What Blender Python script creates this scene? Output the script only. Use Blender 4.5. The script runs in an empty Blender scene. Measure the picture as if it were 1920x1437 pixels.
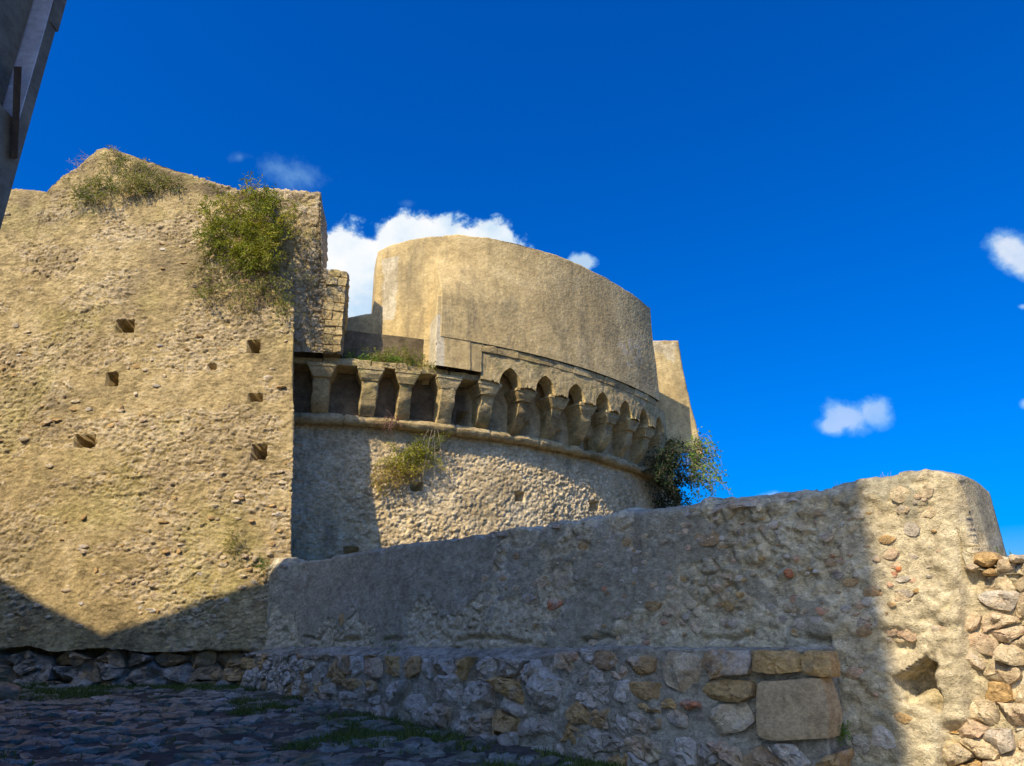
import bpy, math, random
import numpy as np
from mathutils import Vector

# ---------------------------------------------------------------- camera, sky, sun, exposure
SC = bpy.context.scene
COL = SC.collection
F_PX, CX, CY, HOR = 1350.0, 960.0, 718.5, 1205.0          # focal length and centre for a 1920 x 1437 frame
TILT = math.atan((HOR - CY) / F_PX)
CT, ST = math.cos(TILT), math.sin(TILT)
cam_d = bpy.data.cameras.new('camera'); cam = bpy.data.objects.new('camera', cam_d); COL.objects.link(cam)
cam_d.sensor_fit = 'HORIZONTAL'; cam_d.sensor_width = 36.0; cam_d.lens = F_PX / 1920 * 36
cam_d.clip_start = 0.05; cam_d.clip_end = 4000
cam.location = (0, 0, 0); cam.rotation_euler = (math.pi / 2 + TILT, 0, 0)
SC.camera = cam

SUN_AZ, SUN_EL = math.radians(34), math.radians(42.5)     # sun stands behind the camera, to its left
SUN_STRENGTH, SKY_STRENGTH, EXPOSURE = 5.0, 0.15, 0.10
LD = np.array([math.sin(SUN_AZ) * math.cos(SUN_EL), math.cos(SUN_AZ) * math.cos(SUN_EL), -math.sin(SUN_EL)])  # light travels
sun_d = bpy.data.lights.new('sun', 'SUN'); sun = bpy.data.objects.new('sun', sun_d); COL.objects.link(sun)
sun_d.energy = SUN_STRENGTH; sun_d.angle = math.radians(0.5); sun_d.color = (1.0, 0.84, 0.58)
sun.rotation_euler = Vector(LD).to_track_quat('-Z', 'Y').to_euler()
sun.location = (-20, -30, 40)

SC.view_settings.view_transform = 'Standard'
SC.view_settings.look = 'None'
SC.view_settings.exposure = EXPOSURE
SC.view_settings.gamma = 1.0
SC.render.film_transparent = False
SC.cycles.max_bounces = 6
SC.cycles.diffuse_bounces = 4
SC.cycles.caustics_reflective = False; SC.cycles.caustics_refractive = False


class NT:
    """small helper round a node tree"""
    def __init__(self, tree):
        self.t = tree; self.n = tree.nodes; self.l = tree.links

    def node(self, typ, **kw):
        nd = self.n.new(typ)
        for k, v in kw.items():
            setattr(nd, k, v)
        return nd

    def put(self, sock, v):
        if isinstance(v, bpy.types.NodeSocket):
            self.l.new(v, sock)
        elif v is not None:
            if hasattr(sock, 'default_value'):
                try:
                    sock.default_value = v
                except Exception:
                    sock.default_value = (*v, 1.0)

    def math(self, op, a, b=None, c=None, clamp=False):
        nd = self.node('ShaderNodeMath', operation=op); nd.use_clamp = clamp
        self.put(nd.inputs[0], a)
        if b is not None: self.put(nd.inputs[1], b)
        if c is not None: self.put(nd.inputs[2], c)
        return nd.outputs[0]

    def vmath(self, op, a, b=None):
        nd = self.node('ShaderNodeVectorMath', operation=op)
        self.put(nd.inputs[0], a)
        if b is not None: self.put(nd.inputs[1], b)
        return nd.outputs['Value'] if op in ('DOT_PRODUCT', 'LENGTH', 'DISTANCE') else nd.outputs[0]

    def mix(self, f, a, b, blend='MIX'):
        nd = self.node('ShaderNodeMix', data_type='RGBA', blend_type=blend)
        self.put(nd.inputs[0], f)
        self.put(nd.inputs[6], a if isinstance(a, bpy.types.NodeSocket) else (*a, 1))
        self.put(nd.inputs[7], b if isinstance(b, bpy.types.NodeSocket) else (*b, 1))
        return nd.outputs[2]

    def noise(self, vec, scale, detail=4, rough=0.55, dist=0.0):
        nd = self.node('ShaderNodeTexNoise')
        self.put(nd.inputs['Vector'], vec)
        nd.inputs['Scale'].default_value = scale; nd.inputs['Detail'].default_value = detail
        nd.inputs['Roughness'].default_value = rough; nd.inputs['Distortion'].default_value = dist
        return nd.outputs[0]

    def voro(self, vec, scale, feature='F1', out='Distance'):
        nd = self.node('ShaderNodeTexVoronoi', feature=feature)
        self.put(nd.inputs['Vector'], vec); nd.inputs['Scale'].default_value = scale
        return nd.outputs[out]

    def smooth(self, x, lo, hi, a=0.0, b=1.0):
        nd = self.node('ShaderNodeMapRange', interpolation_type='SMOOTHSTEP')
        self.put(nd.inputs[0], x)
        for i, v in enumerate((lo, hi, a, b)): nd.inputs[1 + i].default_value = v
        return nd.outputs[0]

    def ramp(self, f, stops, interp='LINEAR'):
        nd = self.node('ShaderNodeValToRGB'); cr = nd.color_ramp; cr.interpolation = interp
        while len(cr.elements) < len(stops): cr.elements.new(0.5)
        for e, (p, c) in zip(cr.elements, stops): e.position = p; e.color = (*c, 1)
        self.put(nd.inputs[0], f)
        return nd.outputs[0]


def ray(x, y):
    a = (x - CX) / F_PX; b = (CY - y) / F_PX
    return np.array([a, CT - b * ST, ST + b * CT])

def atY(x, y, Y):
    r = ray(x, y); return r * (Y / r[1])

def atZ(x, y, Z):
    r = ray(x, y); return r * (Z / r[2])

def proj(P):
    P = np.asarray(P, float); d = P[..., 1] * CT + P[..., 2] * ST; u = -P[..., 1] * ST + P[..., 2] * CT
    return CX + F_PX * P[..., 0] / d, CY - F_PX * u / d

# world: clear blue sky with a few fair-weather clouds, fixed in direction
W = bpy.data.worlds.new('World'); SC.world = W; W.use_nodes = True
w = NT(W.node_tree); w.n.clear()
sky = w.node('ShaderNodeTexSky', sky_type='NISHITA')
sky.sun_disc = False; sky.sun_elevation = SUN_EL; sky.sun_rotation = math.radians(180 + 34)
sky.altitude = 60; sky.air_density = 1.0; sky.dust_density = 3.0; sky.ozone_density = 4.0
hs = w.node('ShaderNodeHueSaturation'); hs.inputs['Hue'].default_value = 0.512
hs.inputs['Saturation'].default_value = 2.0; hs.inputs['Value'].default_value = 1.0
w.l.new(sky.outputs[0], hs.inputs['Color'])
tint = w.mix(1.0, hs.outputs[0], (0.84, 1.09, 1.30), 'MULTIPLY')      # the camera's deep blue rendering of a clear sky
tc = w.node('ShaderNodeTexCoord'); D = tc.outputs['Generated']
sx = w.node('ShaderNodeSeparateXYZ'); w.l.new(D, sx.inputs[0])
ys = w.math('MAXIMUM', sx.outputs[1], 0.02)
cu = w.math('DIVIDE', sx.outputs[0], ys); cv = w.math('DIVIDE', sx.outputs[2], ys)
cn1 = w.noise(D, 26, 8, 0.62, 0.15); cn2 = w.noise(D, 7, 4, 0.5)
nz = w.math('MULTIPLY', w.math('SUBTRACT', cn1, 0.5), 1.9)
nz = w.math('ADD', nz, w.math('MULTIPLY', w.math('SUBTRACT', cn2, 0.5), 0.5))
def blob(px, py, rx, ry, gain):
    r = ray(px, py); u0, v0 = r[0] / r[1], r[2] / r[1]
    k = 1.0 / (F_PX * r[1])
    du = w.math('DIVIDE', w.math('SUBTRACT', cu, float(u0)), float(rx * k))
    dv = w.math('DIVIDE', w.math('SUBTRACT', cv, float(v0)), float(ry * k * 1.25))
    rr = w.math('SQRT', w.math('ADD', w.math('MULTIPLY', du, du), w.math('MULTIPLY', dv, dv)))
    return w.math('MULTIPLY', w.math('SUBTRACT', 1.0, rr), gain)
def cloud(blobs, lo, hi, amt):
    f = None
    for b in blobs:
        s = blob(*b)
        f = s if f is None else w.math('SMOOTH_MAX', f, s, 0.25)
    # noise only works where the blob field is near zero, so no stray wisps
    fade = w.smooth(f, -0.7, -0.05)
    g = w.math('ADD', f, w.math('MULTIPLY', nz, fade))
    return w.math('MULTIPLY', w.math('MULTIPLY', w.smooth(g, lo, hi), fade), amt)
masks = [
    cloud([(655, 505, 85, 85, 1.4), (615, 560, 80, 110, 1.4), (700, 590, 120, 110, 1.4), (640, 470, 42, 50, 1.3),
           (765, 470, 90, 75, 1.4), (830, 470, 95, 62, 1.4), (742, 440, 42, 42, 1.2), (925, 462, 62, 52, 1.4), (880, 500, 120, 70, 1.4)], -0.05, 0.38, 0.97),
    cloud([(545, 330, 75, 45, 0.75), (520, 318, 50, 30, 0.7), (450, 294, 22, 14, 0.6), (765, 382, 20, 11, 0.6)], 0.0, 1.3, 0.38),
    cloud([(1090, 494, 34, 20, 1.2)], 0.0, 0.6, 0.8),
    cloud([(1590, 782, 58, 34, 1.3), (1640, 775, 46, 30, 1.3), (1560, 800, 40, 20, 1.2)], 0.0, 0.9, 0.55),
    cloud([(1900, 470, 58, 46, 1.3), (1930, 490, 60, 44, 1.3)], 0.0, 0.9, 0.78),
    cloud([(1450, 932, 34, 12, 1.1), (1918, 575, 14, 6, 0.9), (1925, 757, 16, 10, 1.0)], 0.0, 0.8, 0.5),
]
cm = masks[0]
for m_ in masks[1:]: cm = w.math('MAXIMUM', cm, m_)
front = w.smooth(sx.outputs[1], 0.03, 0.10)
cm = w.math('MULTIPLY', cm, front)
shade = w.noise(D, 15, 5, 0.55)
ccol = w.ramp(shade, [(0.34, (0.58, 0.76, 0.93)), (0.52, (0.88, 0.94, 0.98)), (0.66, (1.0, 1.0, 1.0))])
csc = w.vmath('SCALE', ccol); csc_node = w.n[-1]; csc_node.inputs[3].default_value = 0.96 / SKY_STRENGTH
thin = tuple(0.96 / SKY_STRENGTH * q for q in (0.36, 0.72, 0.98))
bgcol = w.mix(cm, tint, w.mix(w.smooth(cm, 0.15, 0.85), thin, csc))
bg = w.node('ShaderNodeBackground'); bg.inputs[1].default_value = SKY_STRENGTH
w.l.new(bgcol, bg.inputs[0])
wo = w.node('ShaderNodeOutputWorld'); w.l.new(bg.outputs[0], wo.inputs[0])

# ---------------------------------------------------------------- numpy noise
np.seterr(over='ignore')
def _h(ix, iy, iz, s):
    h = (ix * 374761393 + iy * 668265263 + iz * 2147483647 + s * 974634777)
    h = (h ^ (h >> 13)) * 1274126177
    h = (h ^ (h >> 16)) * 668265263
    h = h ^ (h >> 15)
    return (h & 0xFFFFFF).astype(np.float64) / 0xFFFFFF

def vnoise(P, s=0):
    i = np.floor(P); f = P - i; f = f * f * f * (f * (f * 6 - 15) + 10); i = i.astype(np.int64)
    r = 0
    for dx in (0, 1):
        for dy in (0, 1):
            for dz in (0, 1):
                wgt = (f[..., 0] if dx else 1 - f[..., 0]) * (f[..., 1] if dy else 1 - f[..., 1]) * (f[..., 2] if dz else 1 - f[..., 2])
                r = r + wgt * _h(i[..., 0] + dx, i[..., 1] + dy, i[..., 2] + dz, s)
    return r

def fbm(P, scale, oct=4, s=0, gain=0.5):
    P = P * scale; r = 0; a = 1; t = 0
    for k in range(oct):
        r = r + a * vnoise(P, s + k * 17); t += a; a *= gain; P = P * 2.03 + 7.7
    return r / t

def worley(P, s=0):
    i = np.floor(P).astype(np.int64)
    f1 = np.full(P.shape[:-1], 9.0); f2 = f1.copy(); idr = np.zeros(P.shape[:-1])
    for dx in (-1, 0, 1):
        for dy in (-1, 0, 1):
            for dz in (-1, 0, 1):
                c0, c1, c2 = i[..., 0] + dx, i[..., 1] + dy, i[..., 2] + dz
                q0 = c0 + _h(c0, c1, c2, s); q1 = c1 + _h(c0, c1, c2, s + 1); q2 = c2 + _h(c0, c1, c2, s + 2)
                d = np.sqrt((P[..., 0] - q0) ** 2 + (P[..., 1] - q1) ** 2 + (P[..., 2] - q2) ** 2)
                n = d < f1
                f2 = np.where(n, f1, np.minimum(f2, d))
                idr = np.where(n, _h(c0, c1, c2, s + 3), idr)
                f1 = np.where(n, d, f1)
    return f1, f2, idr

def sstep(x, lo, hi):
    t = np.clip((x - lo) / (hi - lo), 0, 1); return t * t * (3 - 2 * t)

# ---------------------------------------------------------------- object helpers
def new_obj(name, mesh, parent=None, loc=None):
    o = bpy.data.objects.new(name, mesh); COL.objects.link(o)
    if parent is not None: o.parent = parent
    if loc is not None: o.location = loc
    return o

def thing(name, label, cat, loc=(0, 0, 0), group=None):
    o = new_obj(name, None); o.location = loc; tag(o, label, cat, group); return o

def tag(o, label=None, cat=None, group=None, kind=None):
    if label: o['label'] = label
    if cat: o['category'] = cat
    if group: o['group'] = group
    if kind: o['kind'] = kind
    return o

def mesh_np(name, V, faces, mat, smooth=True, attrs=None, sharp=0):
    """V (n,3); faces (m,4) or (m,3) int arrays or a list of index lists"""
    me = bpy.data.meshes.new(name)
    V = np.asarray(V, np.float32)
    if isinstance(faces, np.ndarray):
        m, k = faces.shape
        me.vertices.add(len(V)); me.vertices.foreach_set('co', V.ravel())
        me.loops.add(m * k); me.loops.foreach_set('vertex_index', faces.astype(np.int32).ravel())
        me.polygons.add(m); me.polygons.foreach_set('loop_start', np.arange(0, m * k, k, dtype=np.int32))
        me.update(calc_edges=True)
    else:
        me.from_pydata(V.tolist(), [], faces)
    me.polygons.foreach_set('use_smooth', np.full(len(me.polygons), smooth, dtype=bool))
    for an, av in (attrs or {}).items():
        a = me.attributes.new(an, 'FLOAT', 'POINT'); a.data.foreach_set('value', np.asarray(av, np.float32).ravel())
    if mat: me.materials.append(mat)
    me.update()
    if sharp: me.set_sharp_from_angle(angle=math.radians(sharp))
    return me

def grid_faces(nv, nu, wrap=False):
    j, i = np.meshgrid(np.arange(nv - 1), np.arange(nu - 1), indexing='ij')
    a = j * nu + i
    return np.stack([a, a + 1, a + nu + 1, a + nu], -1).reshape(-1, 4)

def grid_normals(P):
    du = np.gradient(P, axis=1); dv = np.gradient(P, axis=0)
    n = np.cross(du, dv); l = np.linalg.norm(n, axis=-1, keepdims=True)
    return n / np.maximum(l, 1e-9)

def boxes(lst):
    """axis-aligned boxes -> verts, faces"""
    V = []; Fc = []
    for (x0, x1, y0, y1, z0, z1) in lst:
        b = len(V)
        V += [(x0, y0, z0), (x1, y0, z0), (x1, y1, z0), (x0, y1, z0), (x0, y0, z1), (x1, y0, z1), (x1, y1, z1), (x0, y1, z1)]
        Fc += [[b + q for q in f] for f in ((3, 2, 1, 0), (4, 5, 6, 7), (0, 1, 5, 4), (1, 2, 6, 5), (2, 3, 7, 6), (3, 0, 4, 7))]
    return V, Fc

# ---------------------------------------------------------------- materials
def rock_mat(name, stops, attr=None, alt=None, alt_attr=None, stain=None, lichen=None, var=0.35, scale=1.0,
             bump=0.5, pits=0.0, rough=0.92, streak=0.0, spec=0.18, chips=0.0, chip_scale=11.0, dark_attr=None):
    """stops: colour ramp over noise (or the per-piece attribute); alt: second ramp used where alt_attr is 1"""
    m = bpy.data.materials.new(name); m.use_nodes = True
    t = NT(m.node_tree); t.n.clear()
    pos = t.node('ShaderNodeNewGeometry').outputs['Position']
    big = t.noise(pos, 0.55 * scale, 3, 0.6, 0.3)
    mid = t.noise(pos, 3.2 * scale, 5, 0.66)
    fine = t.noise(pos, 26 * scale, 3, 0.7)
    grain = t.noise(pos, 120 * scale, 1, 0.6)
    drv = t.math('ADD', t.math('MULTIPLY', big, 0.55), t.math('MULTIPLY', mid, 0.45))
    drv = t.smooth(drv, 0.32, 0.68)
    if attr:
        a = t.node('ShaderNodeAttribute', attribute_name=attr).outputs['Fac']
        f = t.math('ADD', t.math('MULTIPLY', a, 0.86), t.math('MULTIPLY', drv, 0.14))
    else:
        f = drv
    c = t.ramp(f, stops)
    if alt:
        aa = t.node('ShaderNodeAttribute', attribute_name=alt_attr).outputs['Fac']
        e = t.math('ADD', aa, t.math('MULTIPLY', t.math('SUBTRACT', fine, 0.5), 0.35))
        c = t.mix(t.smooth(e, 0.35, 0.65), c, t.ramp(drv, alt))
    if stain:
        col, lo, hi, amt, ssc = stain
        sv = t.vmath('MULTIPLY', pos, (1.0, 1.0, 0.45 if streak else 1.0))
        s = t.noise(sv, ssc, 5, 0.68, 0.4)
        c = t.mix(t.math('MULTIPLY', t.smooth(s, lo, hi), amt), c, col)
    if streak:
        st_ = t.noise(t.vmath('MULTIPLY', pos, (2.2, 2.2, 0.30)), 1.2, 5, 0.7)
        c = t.mix(t.math('MULTIPLY', t.smooth(st_, 0.52, 0.72), streak), c, (0.20, 0.165, 0.10))
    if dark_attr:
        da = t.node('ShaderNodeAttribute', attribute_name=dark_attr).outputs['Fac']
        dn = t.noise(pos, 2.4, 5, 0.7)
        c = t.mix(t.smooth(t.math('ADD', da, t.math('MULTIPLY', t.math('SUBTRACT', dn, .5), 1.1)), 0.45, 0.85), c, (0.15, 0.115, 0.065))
    if lichen:
        col, lo, hi, amt, ssc = lichen
        s = t.noise(t.vmath('ADD', pos, (13.1, 4.2, 7.9)), ssc, 4, 0.64)
        c = t.mix(t.math('MULTIPLY', t.smooth(s, lo, hi), amt), c, col)
    crisp = t.smooth(t.noise(t.vmath('MULTIPLY', pos, (1.0, 1.0, 1.7)), 7.5 * scale, 4, 0.72), 0.43, 0.57)
    if chips:
        wv = t.node('ShaderNodeTexNoise'); t.l.new(pos, wv.inputs['Vector']); wv.inputs['Scale'].default_value = 6.0; wv.inputs['Detail'].default_value = 3
        wp = t.vmath('ADD', t.vmath('MULTIPLY', pos, (1.0, 1.0, 1.8)), t.vmath('MULTIPLY', wv.outputs['Color'], (0.16, 0.16, 0.16)))
        ch1 = t.voro(wp, chip_scale, 'F1', 'Color'); ch2 = t.voro(wp, chip_scale * 2.6, 'F1', 'Color')
        s1 = t.node('ShaderNodeSeparateColor'); t.l.new(ch1, s1.inputs[0]); s2 = t.node('ShaderNodeSeparateColor'); t.l.new(ch2, s2.inputs[0])
        chip_h = t.math('ADD', s1.outputs[0], t.math('MULTIPLY', s2.outputs[0], 0.55))
        chip_c = t.math('MULTIPLY', t.math('SUBTRACT', t.math('ADD', t.math('MULTIPLY', s1.outputs[1], .5), t.math('MULTIPLY', s2.outputs[1], .5)), 0.5), chips * .55)
    vv = t.math('ADD', t.math('MULTIPLY', t.math('SUBTRACT', mid, 0.5), var * 1.6),
                t.math('ADD', t.math('MULTIPLY', t.math('SUBTRACT', fine, 0.5), var * 1.5), t.math('MULTIPLY', t.math('SUBTRACT', grain, 0.5), var)))
    vv = t.math('ADD', vv, t.math('MULTIPLY', t.math('SUBTRACT', crisp, 0.5), var * .55))
    if chips: vv = t.math('ADD', vv, chip_c)
    vv = t.math('MAXIMUM', t.math('ADD', 1.0, vv), 0.3)
    sc_ = t.node('ShaderNodeVectorMath', operation='SCALE'); t.l.new(c, sc_.inputs[0]); t.l.new(vv, sc_.inputs[3])
    p = t.node('ShaderNodeBsdfPrincipled'); t.l.new(sc_.outputs[0], p.inputs['Base Color'])
    p.inputs['Roughness'].default_value = rough; p.inputs['Specular IOR Level'].default_value = spec
    h = t.math('ADD', t.math('MULTIPLY', mid, 1.2), t.math('ADD', t.math('MULTIPLY', fine, 0.5), t.math('MULTIPLY', grain, 0.16)))
    if chips: h = t.math('ADD', h, t.math('MULTIPLY', chip_h, chips * .7))
    if pits:
        vd = t.voro(pos, 22 * scale)
        h = t.math('ADD', h, t.math('MULTIPLY', t.smooth(vd, 0.0, 0.35), pits))
    b = t.node('ShaderNodeBump'); b.inputs['Strength'].default_value = bump; b.inputs['Distance'].default_value = 0.05 / max(scale, 0.3)
    t.l.new(h, b.inputs['Height']); t.l.new(b.outputs[0], p.inputs['Normal'])
    o = t.node('ShaderNodeOutputMaterial'); t.l.new(p.outputs[0], o.inputs[0])
    return m

def leaf_mat(name, stops, trans=0.25):
    m = bpy.data.materials.new(name); m.use_nodes = True
    t = NT(m.node_tree); t.n.clear()
    a = t.node('ShaderNodeAttribute', attribute_name='rnd').outputs['Fac']
    c = t.ramp(a, stops)
    p = t.node('ShaderNodeBsdfPrincipled'); t.l.new(c, p.inputs['Base Color'])
    p.inputs['Roughness'].default_value = 0.55; p.inputs['Specular IOR Level'].default_value = 0.3
    tr = t.node('ShaderNodeBsdfTranslucent'); t.l.new(c, tr.inputs[0])
    mx = t.node('ShaderNodeMixShader'); mx.inputs[0].default_value = trans
    t.l.new(p.outputs[0], mx.inputs[1]); t.l.new(tr.outputs[0], mx.inputs[2])
    o = t.node('ShaderNodeOutputMaterial'); t.l.new(mx.outputs[0], o.inputs[0])
    return m

M = {}
M['bastion'] = rock_mat('bastion_render', [(0, (0.27, 0.205, 0.10)), (0.35, (0.39, 0.295, 0.14)), (0.65, (0.48, 0.365, 0.175)), (1, (0.55, 0.435, 0.24))],
                        alt=[(0, (0.38, 0.285, 0.155)), (1, (0.60, 0.49, 0.31))], alt_attr='stone',
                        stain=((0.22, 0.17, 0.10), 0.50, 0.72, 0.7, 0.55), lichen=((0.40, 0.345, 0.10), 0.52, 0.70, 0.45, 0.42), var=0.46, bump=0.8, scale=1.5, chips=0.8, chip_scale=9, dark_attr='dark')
M['tower_base'] = rock_mat('tower_roughcast', [(0, (0.50, 0.385, 0.21)), (0.5, (0.64, 0.50, 0.28)), (1, (0.72, 0.59, 0.36))],
                           alt=[(0, (0.56, 0.44, 0.25)), (1, (0.76, 0.64, 0.42))], alt_attr='stone',
                           stain=((0.14, 0.12, 0.085), 0.50, 0.70, 0.55, 1.0), var=0.45, bump=0.6, scale=1.3, chips=0.7, chip_scale=14)
M['plaster'] = rock_mat('tower_plaster', [(0, (0.48, 0.355, 0.165)), (0.5, (0.57, 0.43, 0.205)), (1, (0.64, 0.50, 0.255))],
                        alt=[(0, (0.55, 0.47, 0.31)), (1, (0.68, 0.60, 0.44))], alt_attr='stone',
                        stain=((0.27, 0.215, 0.12), 0.47, 0.70, 0.75, 0.95), var=0.36, bump=0.45, scale=1.2, streak=0.5)
M['corbel'] = rock_mat('corbel_sandstone', [(0, (0.40, 0.285, 0.125)), (0.5, (0.56, 0.42, 0.195)), (1, (0.62, 0.50, 0.27))], attr='rnd',
                       stain=((0.11, 0.10, 0.065), 0.48, 0.70, 0.62, 1.5), lichen=((0.36, 0.31, 0.10), 0.54, 0.70, 0.5, 1.4), var=0.5, bump=0.8, scale=1.6, pits=0.5, chips=0.6, chip_scale=14)
M['course'] = rock_mat('string_course_stone', [(0, (0.34, 0.25, 0.11)), (0.5, (0.47, 0.36, 0.18)), (1, (0.54, 0.43, 0.24))],
                       stain=((0.10, 0.085, 0.05), 0.50, 0.66, 0.6, 1.3), var=0.5, bump=0.7, scale=1.6, pits=0.4)
M['recess'] = rock_mat('recess_wall', [(0, (0.11, 0.085, 0.05)), (0.5, (0.17, 0.13, 0.075)), (1, (0.24, 0.185, 0.11))],  # dark ramp: shadow of the left bays put into the colour
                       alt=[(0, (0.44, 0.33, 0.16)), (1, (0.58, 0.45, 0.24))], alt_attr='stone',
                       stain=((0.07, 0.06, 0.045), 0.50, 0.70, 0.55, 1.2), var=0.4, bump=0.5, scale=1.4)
M['wall'] = rock_mat('parapet_render', [(0, (0.40, 0.33, 0.205)), (0.4, (0.54, 0.455, 0.29)), (0.7, (0.62, 0.53, 0.345)), (1, (0.70, 0.63, 0.45))],
                     alt=[(0, (0.345, 0.305, 0.205)), (1, (0.44, 0.395, 0.275))], alt_attr='plaster',
                     stain=((0.21, 0.17, 0.115), 0.52, 0.72, 0.65, 1.1), lichen=((0.60, 0.56, 0.46), 0.56, 0.72, 0.5, 1.8), var=0.48, bump=0.8, scale=2.0, pits=0.35, chips=0.75, chip_scale=13)
M['ledge_core'] = rock_mat('ledge_mortar', [(0, (0.24, 0.21, 0.15)), (0.5, (0.37, 0.33, 0.24)), (1, (0.48, 0.44, 0.33))],
                           stain=((0.14, 0.12, 0.08), 0.5, 0.7, 0.6, 2.0), var=0.5, bump=0.8, scale=2.2, pits=0.4, chips=0.8, chip_scale=18)
STONE_STOPS = [(0, (0.28, 0.225, 0.17)), (0.14, (0.46, 0.39, 0.29)), (0.30, (0.60, 0.54, 0.44)), (0.42, (0.46, 0.30, 0.14)), (0.56, (0.56, 0.37, 0.15)),
               (0.68, (0.38, 0.26, 0.15)), (0.80, (0.66, 0.54, 0.34)), (0.90, (0.54, 0.37, 0.24)), (0.96, (0.52, 0.17, 0.07)), (1, (0.62, 0.38, 0.08))]
M['stone'] = rock_mat('rubble_stone', STONE_STOPS, attr='rnd', stain=((0.17, 0.14, 0.10), 0.50, 0.72, 0.5, 4.0),
                      lichen=((0.60, 0.57, 0.50), 0.55, 0.72, 0.5, 3.0), var=0.5, bump=0.8, scale=2.6, pits=0.6, chips=0.5, chip_scale=22)
M['block'] = rock_mat('dressed_sandstone', [(0, (0.40, 0.295, 0.16)), (0.5, (0.46, 0.34, 0.185)), (1, (0.50, 0.375, 0.21))], var=0.5, bump=0.5, scale=3.5, pits=0.6,
                      stain=((0.22, 0.16, 0.11), 0.5, 0.75, 0.4, 2.0))
M['paving'] = rock_mat('paving_stone', [(0, (0.16, 0.155, 0.11)), (0.4, (0.24, 0.235, 0.17)), (0.75, (0.32, 0.31, 0.23)), (1, (0.50, 0.49, 0.42))], attr='rnd',
                       stain=((0.07, 0.062, 0.04), 0.44, 0.62, 0.75, 2.2), lichen=((0.075, 0.10, 0.03), 0.52, 0.66, 0.6, 1.1), var=0.6, bump=0.9, scale=2.0, rough=0.5, spec=0.42)
M['soil'] = rock_mat('soil', [(0, (0.055, 0.048, 0.035)), (0.5, (0.09, 0.075, 0.055)), (1, (0.13, 0.11, 0.08))], var=0.5, bump=0.6, scale=2.0,
                     lichen=((0.05, 0.075, 0.02), 0.5, 0.68, 0.6, 0.9))
M['bounce_ground'] = rock_mat('bounce_ground_stone', [(0, (0.36, 0.31, 0.23)), (1, (0.46, 0.41, 0.31))], var=0.3, bump=0.3, scale=1.5)  # pale surface of the added, unseen sheet that bounces sunlight
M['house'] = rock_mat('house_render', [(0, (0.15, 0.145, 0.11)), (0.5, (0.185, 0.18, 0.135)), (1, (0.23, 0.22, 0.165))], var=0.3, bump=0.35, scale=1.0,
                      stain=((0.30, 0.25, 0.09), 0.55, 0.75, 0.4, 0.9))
M['jamb'] = rock_mat('pale_limewash', [(0, (0.46, 0.48, 0.49)), (1, (0.60, 0.62, 0.62))], var=0.25, bump=0.3, scale=2.0)
M['rooftile'] = rock_mat('roof_tile', [(0, (0.25, 0.12, 0.07)), (1, (0.36, 0.19, 0.11))], var=0.4, bump=0.3)
M['timber'] = rock_mat('old_timber', [(0, (0.055, 0.035, 0.018)), (1, (0.10, 0.065, 0.03))], var=0.4, bump=0.4, scale=3)
M['twig'] = rock_mat('twig_bark', [(0, (0.16, 0.11, 0.08)), (1, (0.30, 0.22, 0.17))], var=0.3, bump=0.2, scale=4)
M['twig_pale'] = rock_mat('dry_twig', [(0, (0.34, 0.29, 0.25)), (1, (0.52, 0.46, 0.42))], var=0.3, bump=0.2, scale=4)
M['root'] = rock_mat('dry_root', [(0, (0.16, 0.085, 0.065)), (1, (0.26, 0.15, 0.12))], var=0.3, bump=0.2, scale=4)
M['leaf_green'] = leaf_mat('leaf_green', [(0, (0.13, 0.17, 0.012)), (0.5, (0.31, 0.34, 0.022)), (0.85, (0.48, 0.42, 0.05)), (1, (0.50, 0.35, 0.11))], .35)
M['leaf_bright'] = leaf_mat('leaf_bright', [(0, (0.09, 0.19, 0.016)), (0.5, (0.17, 0.31, 0.03)), (1, (0.30, 0.38, 0.06))], .35)
M['leaf_olive'] = leaf_mat('leaf_olive', [(0, (0.14, 0.16, 0.022)), (0.5, (0.28, 0.30, 0.05)), (0.8, (0.38, 0.35, 0.09)), (1, (0.46, 0.36, 0.16))], .35)
M['leaf_dark'] = leaf_mat('leaf_dark', [(0, (0.018, 0.035, 0.012)), (0.6, (0.035, 0.06, 0.02)), (1, (0.06, 0.085, 0.03))])
M['leaf_dry'] = leaf_mat('leaf_dry', [(0, (0.22, 0.13, 0.05)), (0.5, (0.34, 0.22, 0.085)), (1, (0.45, 0.32, 0.16))])
M['grass'] = leaf_mat('grass_blade', [(0, (0.06, 0.10, 0.014)), (0.6, (0.12, 0.18, 0.025)), (1, (0.26, 0.26, 0.07))], 0.3)

# ---------------------------------------------------------------- stones
def chaikin(p, n=1):
    for _ in range(n):
        q = np.roll(p, -1, 0); p = np.stack([p * 0.75 + q * 0.25, p * 0.25 + q * 0.75], 1).reshape(-1, 2)
    return p

def resample(p, m):
    q = np.vstack([p, p[:1]]); d = np.r_[0, np.cumsum(np.linalg.norm(np.diff(q, axis=0), axis=1))]
    s = np.linspace(0, d[-1], m, endpoint=False)
    return np.c_[np.interp(s, d, q[:, 0]), np.interp(s, d, q[:, 1])]

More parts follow.
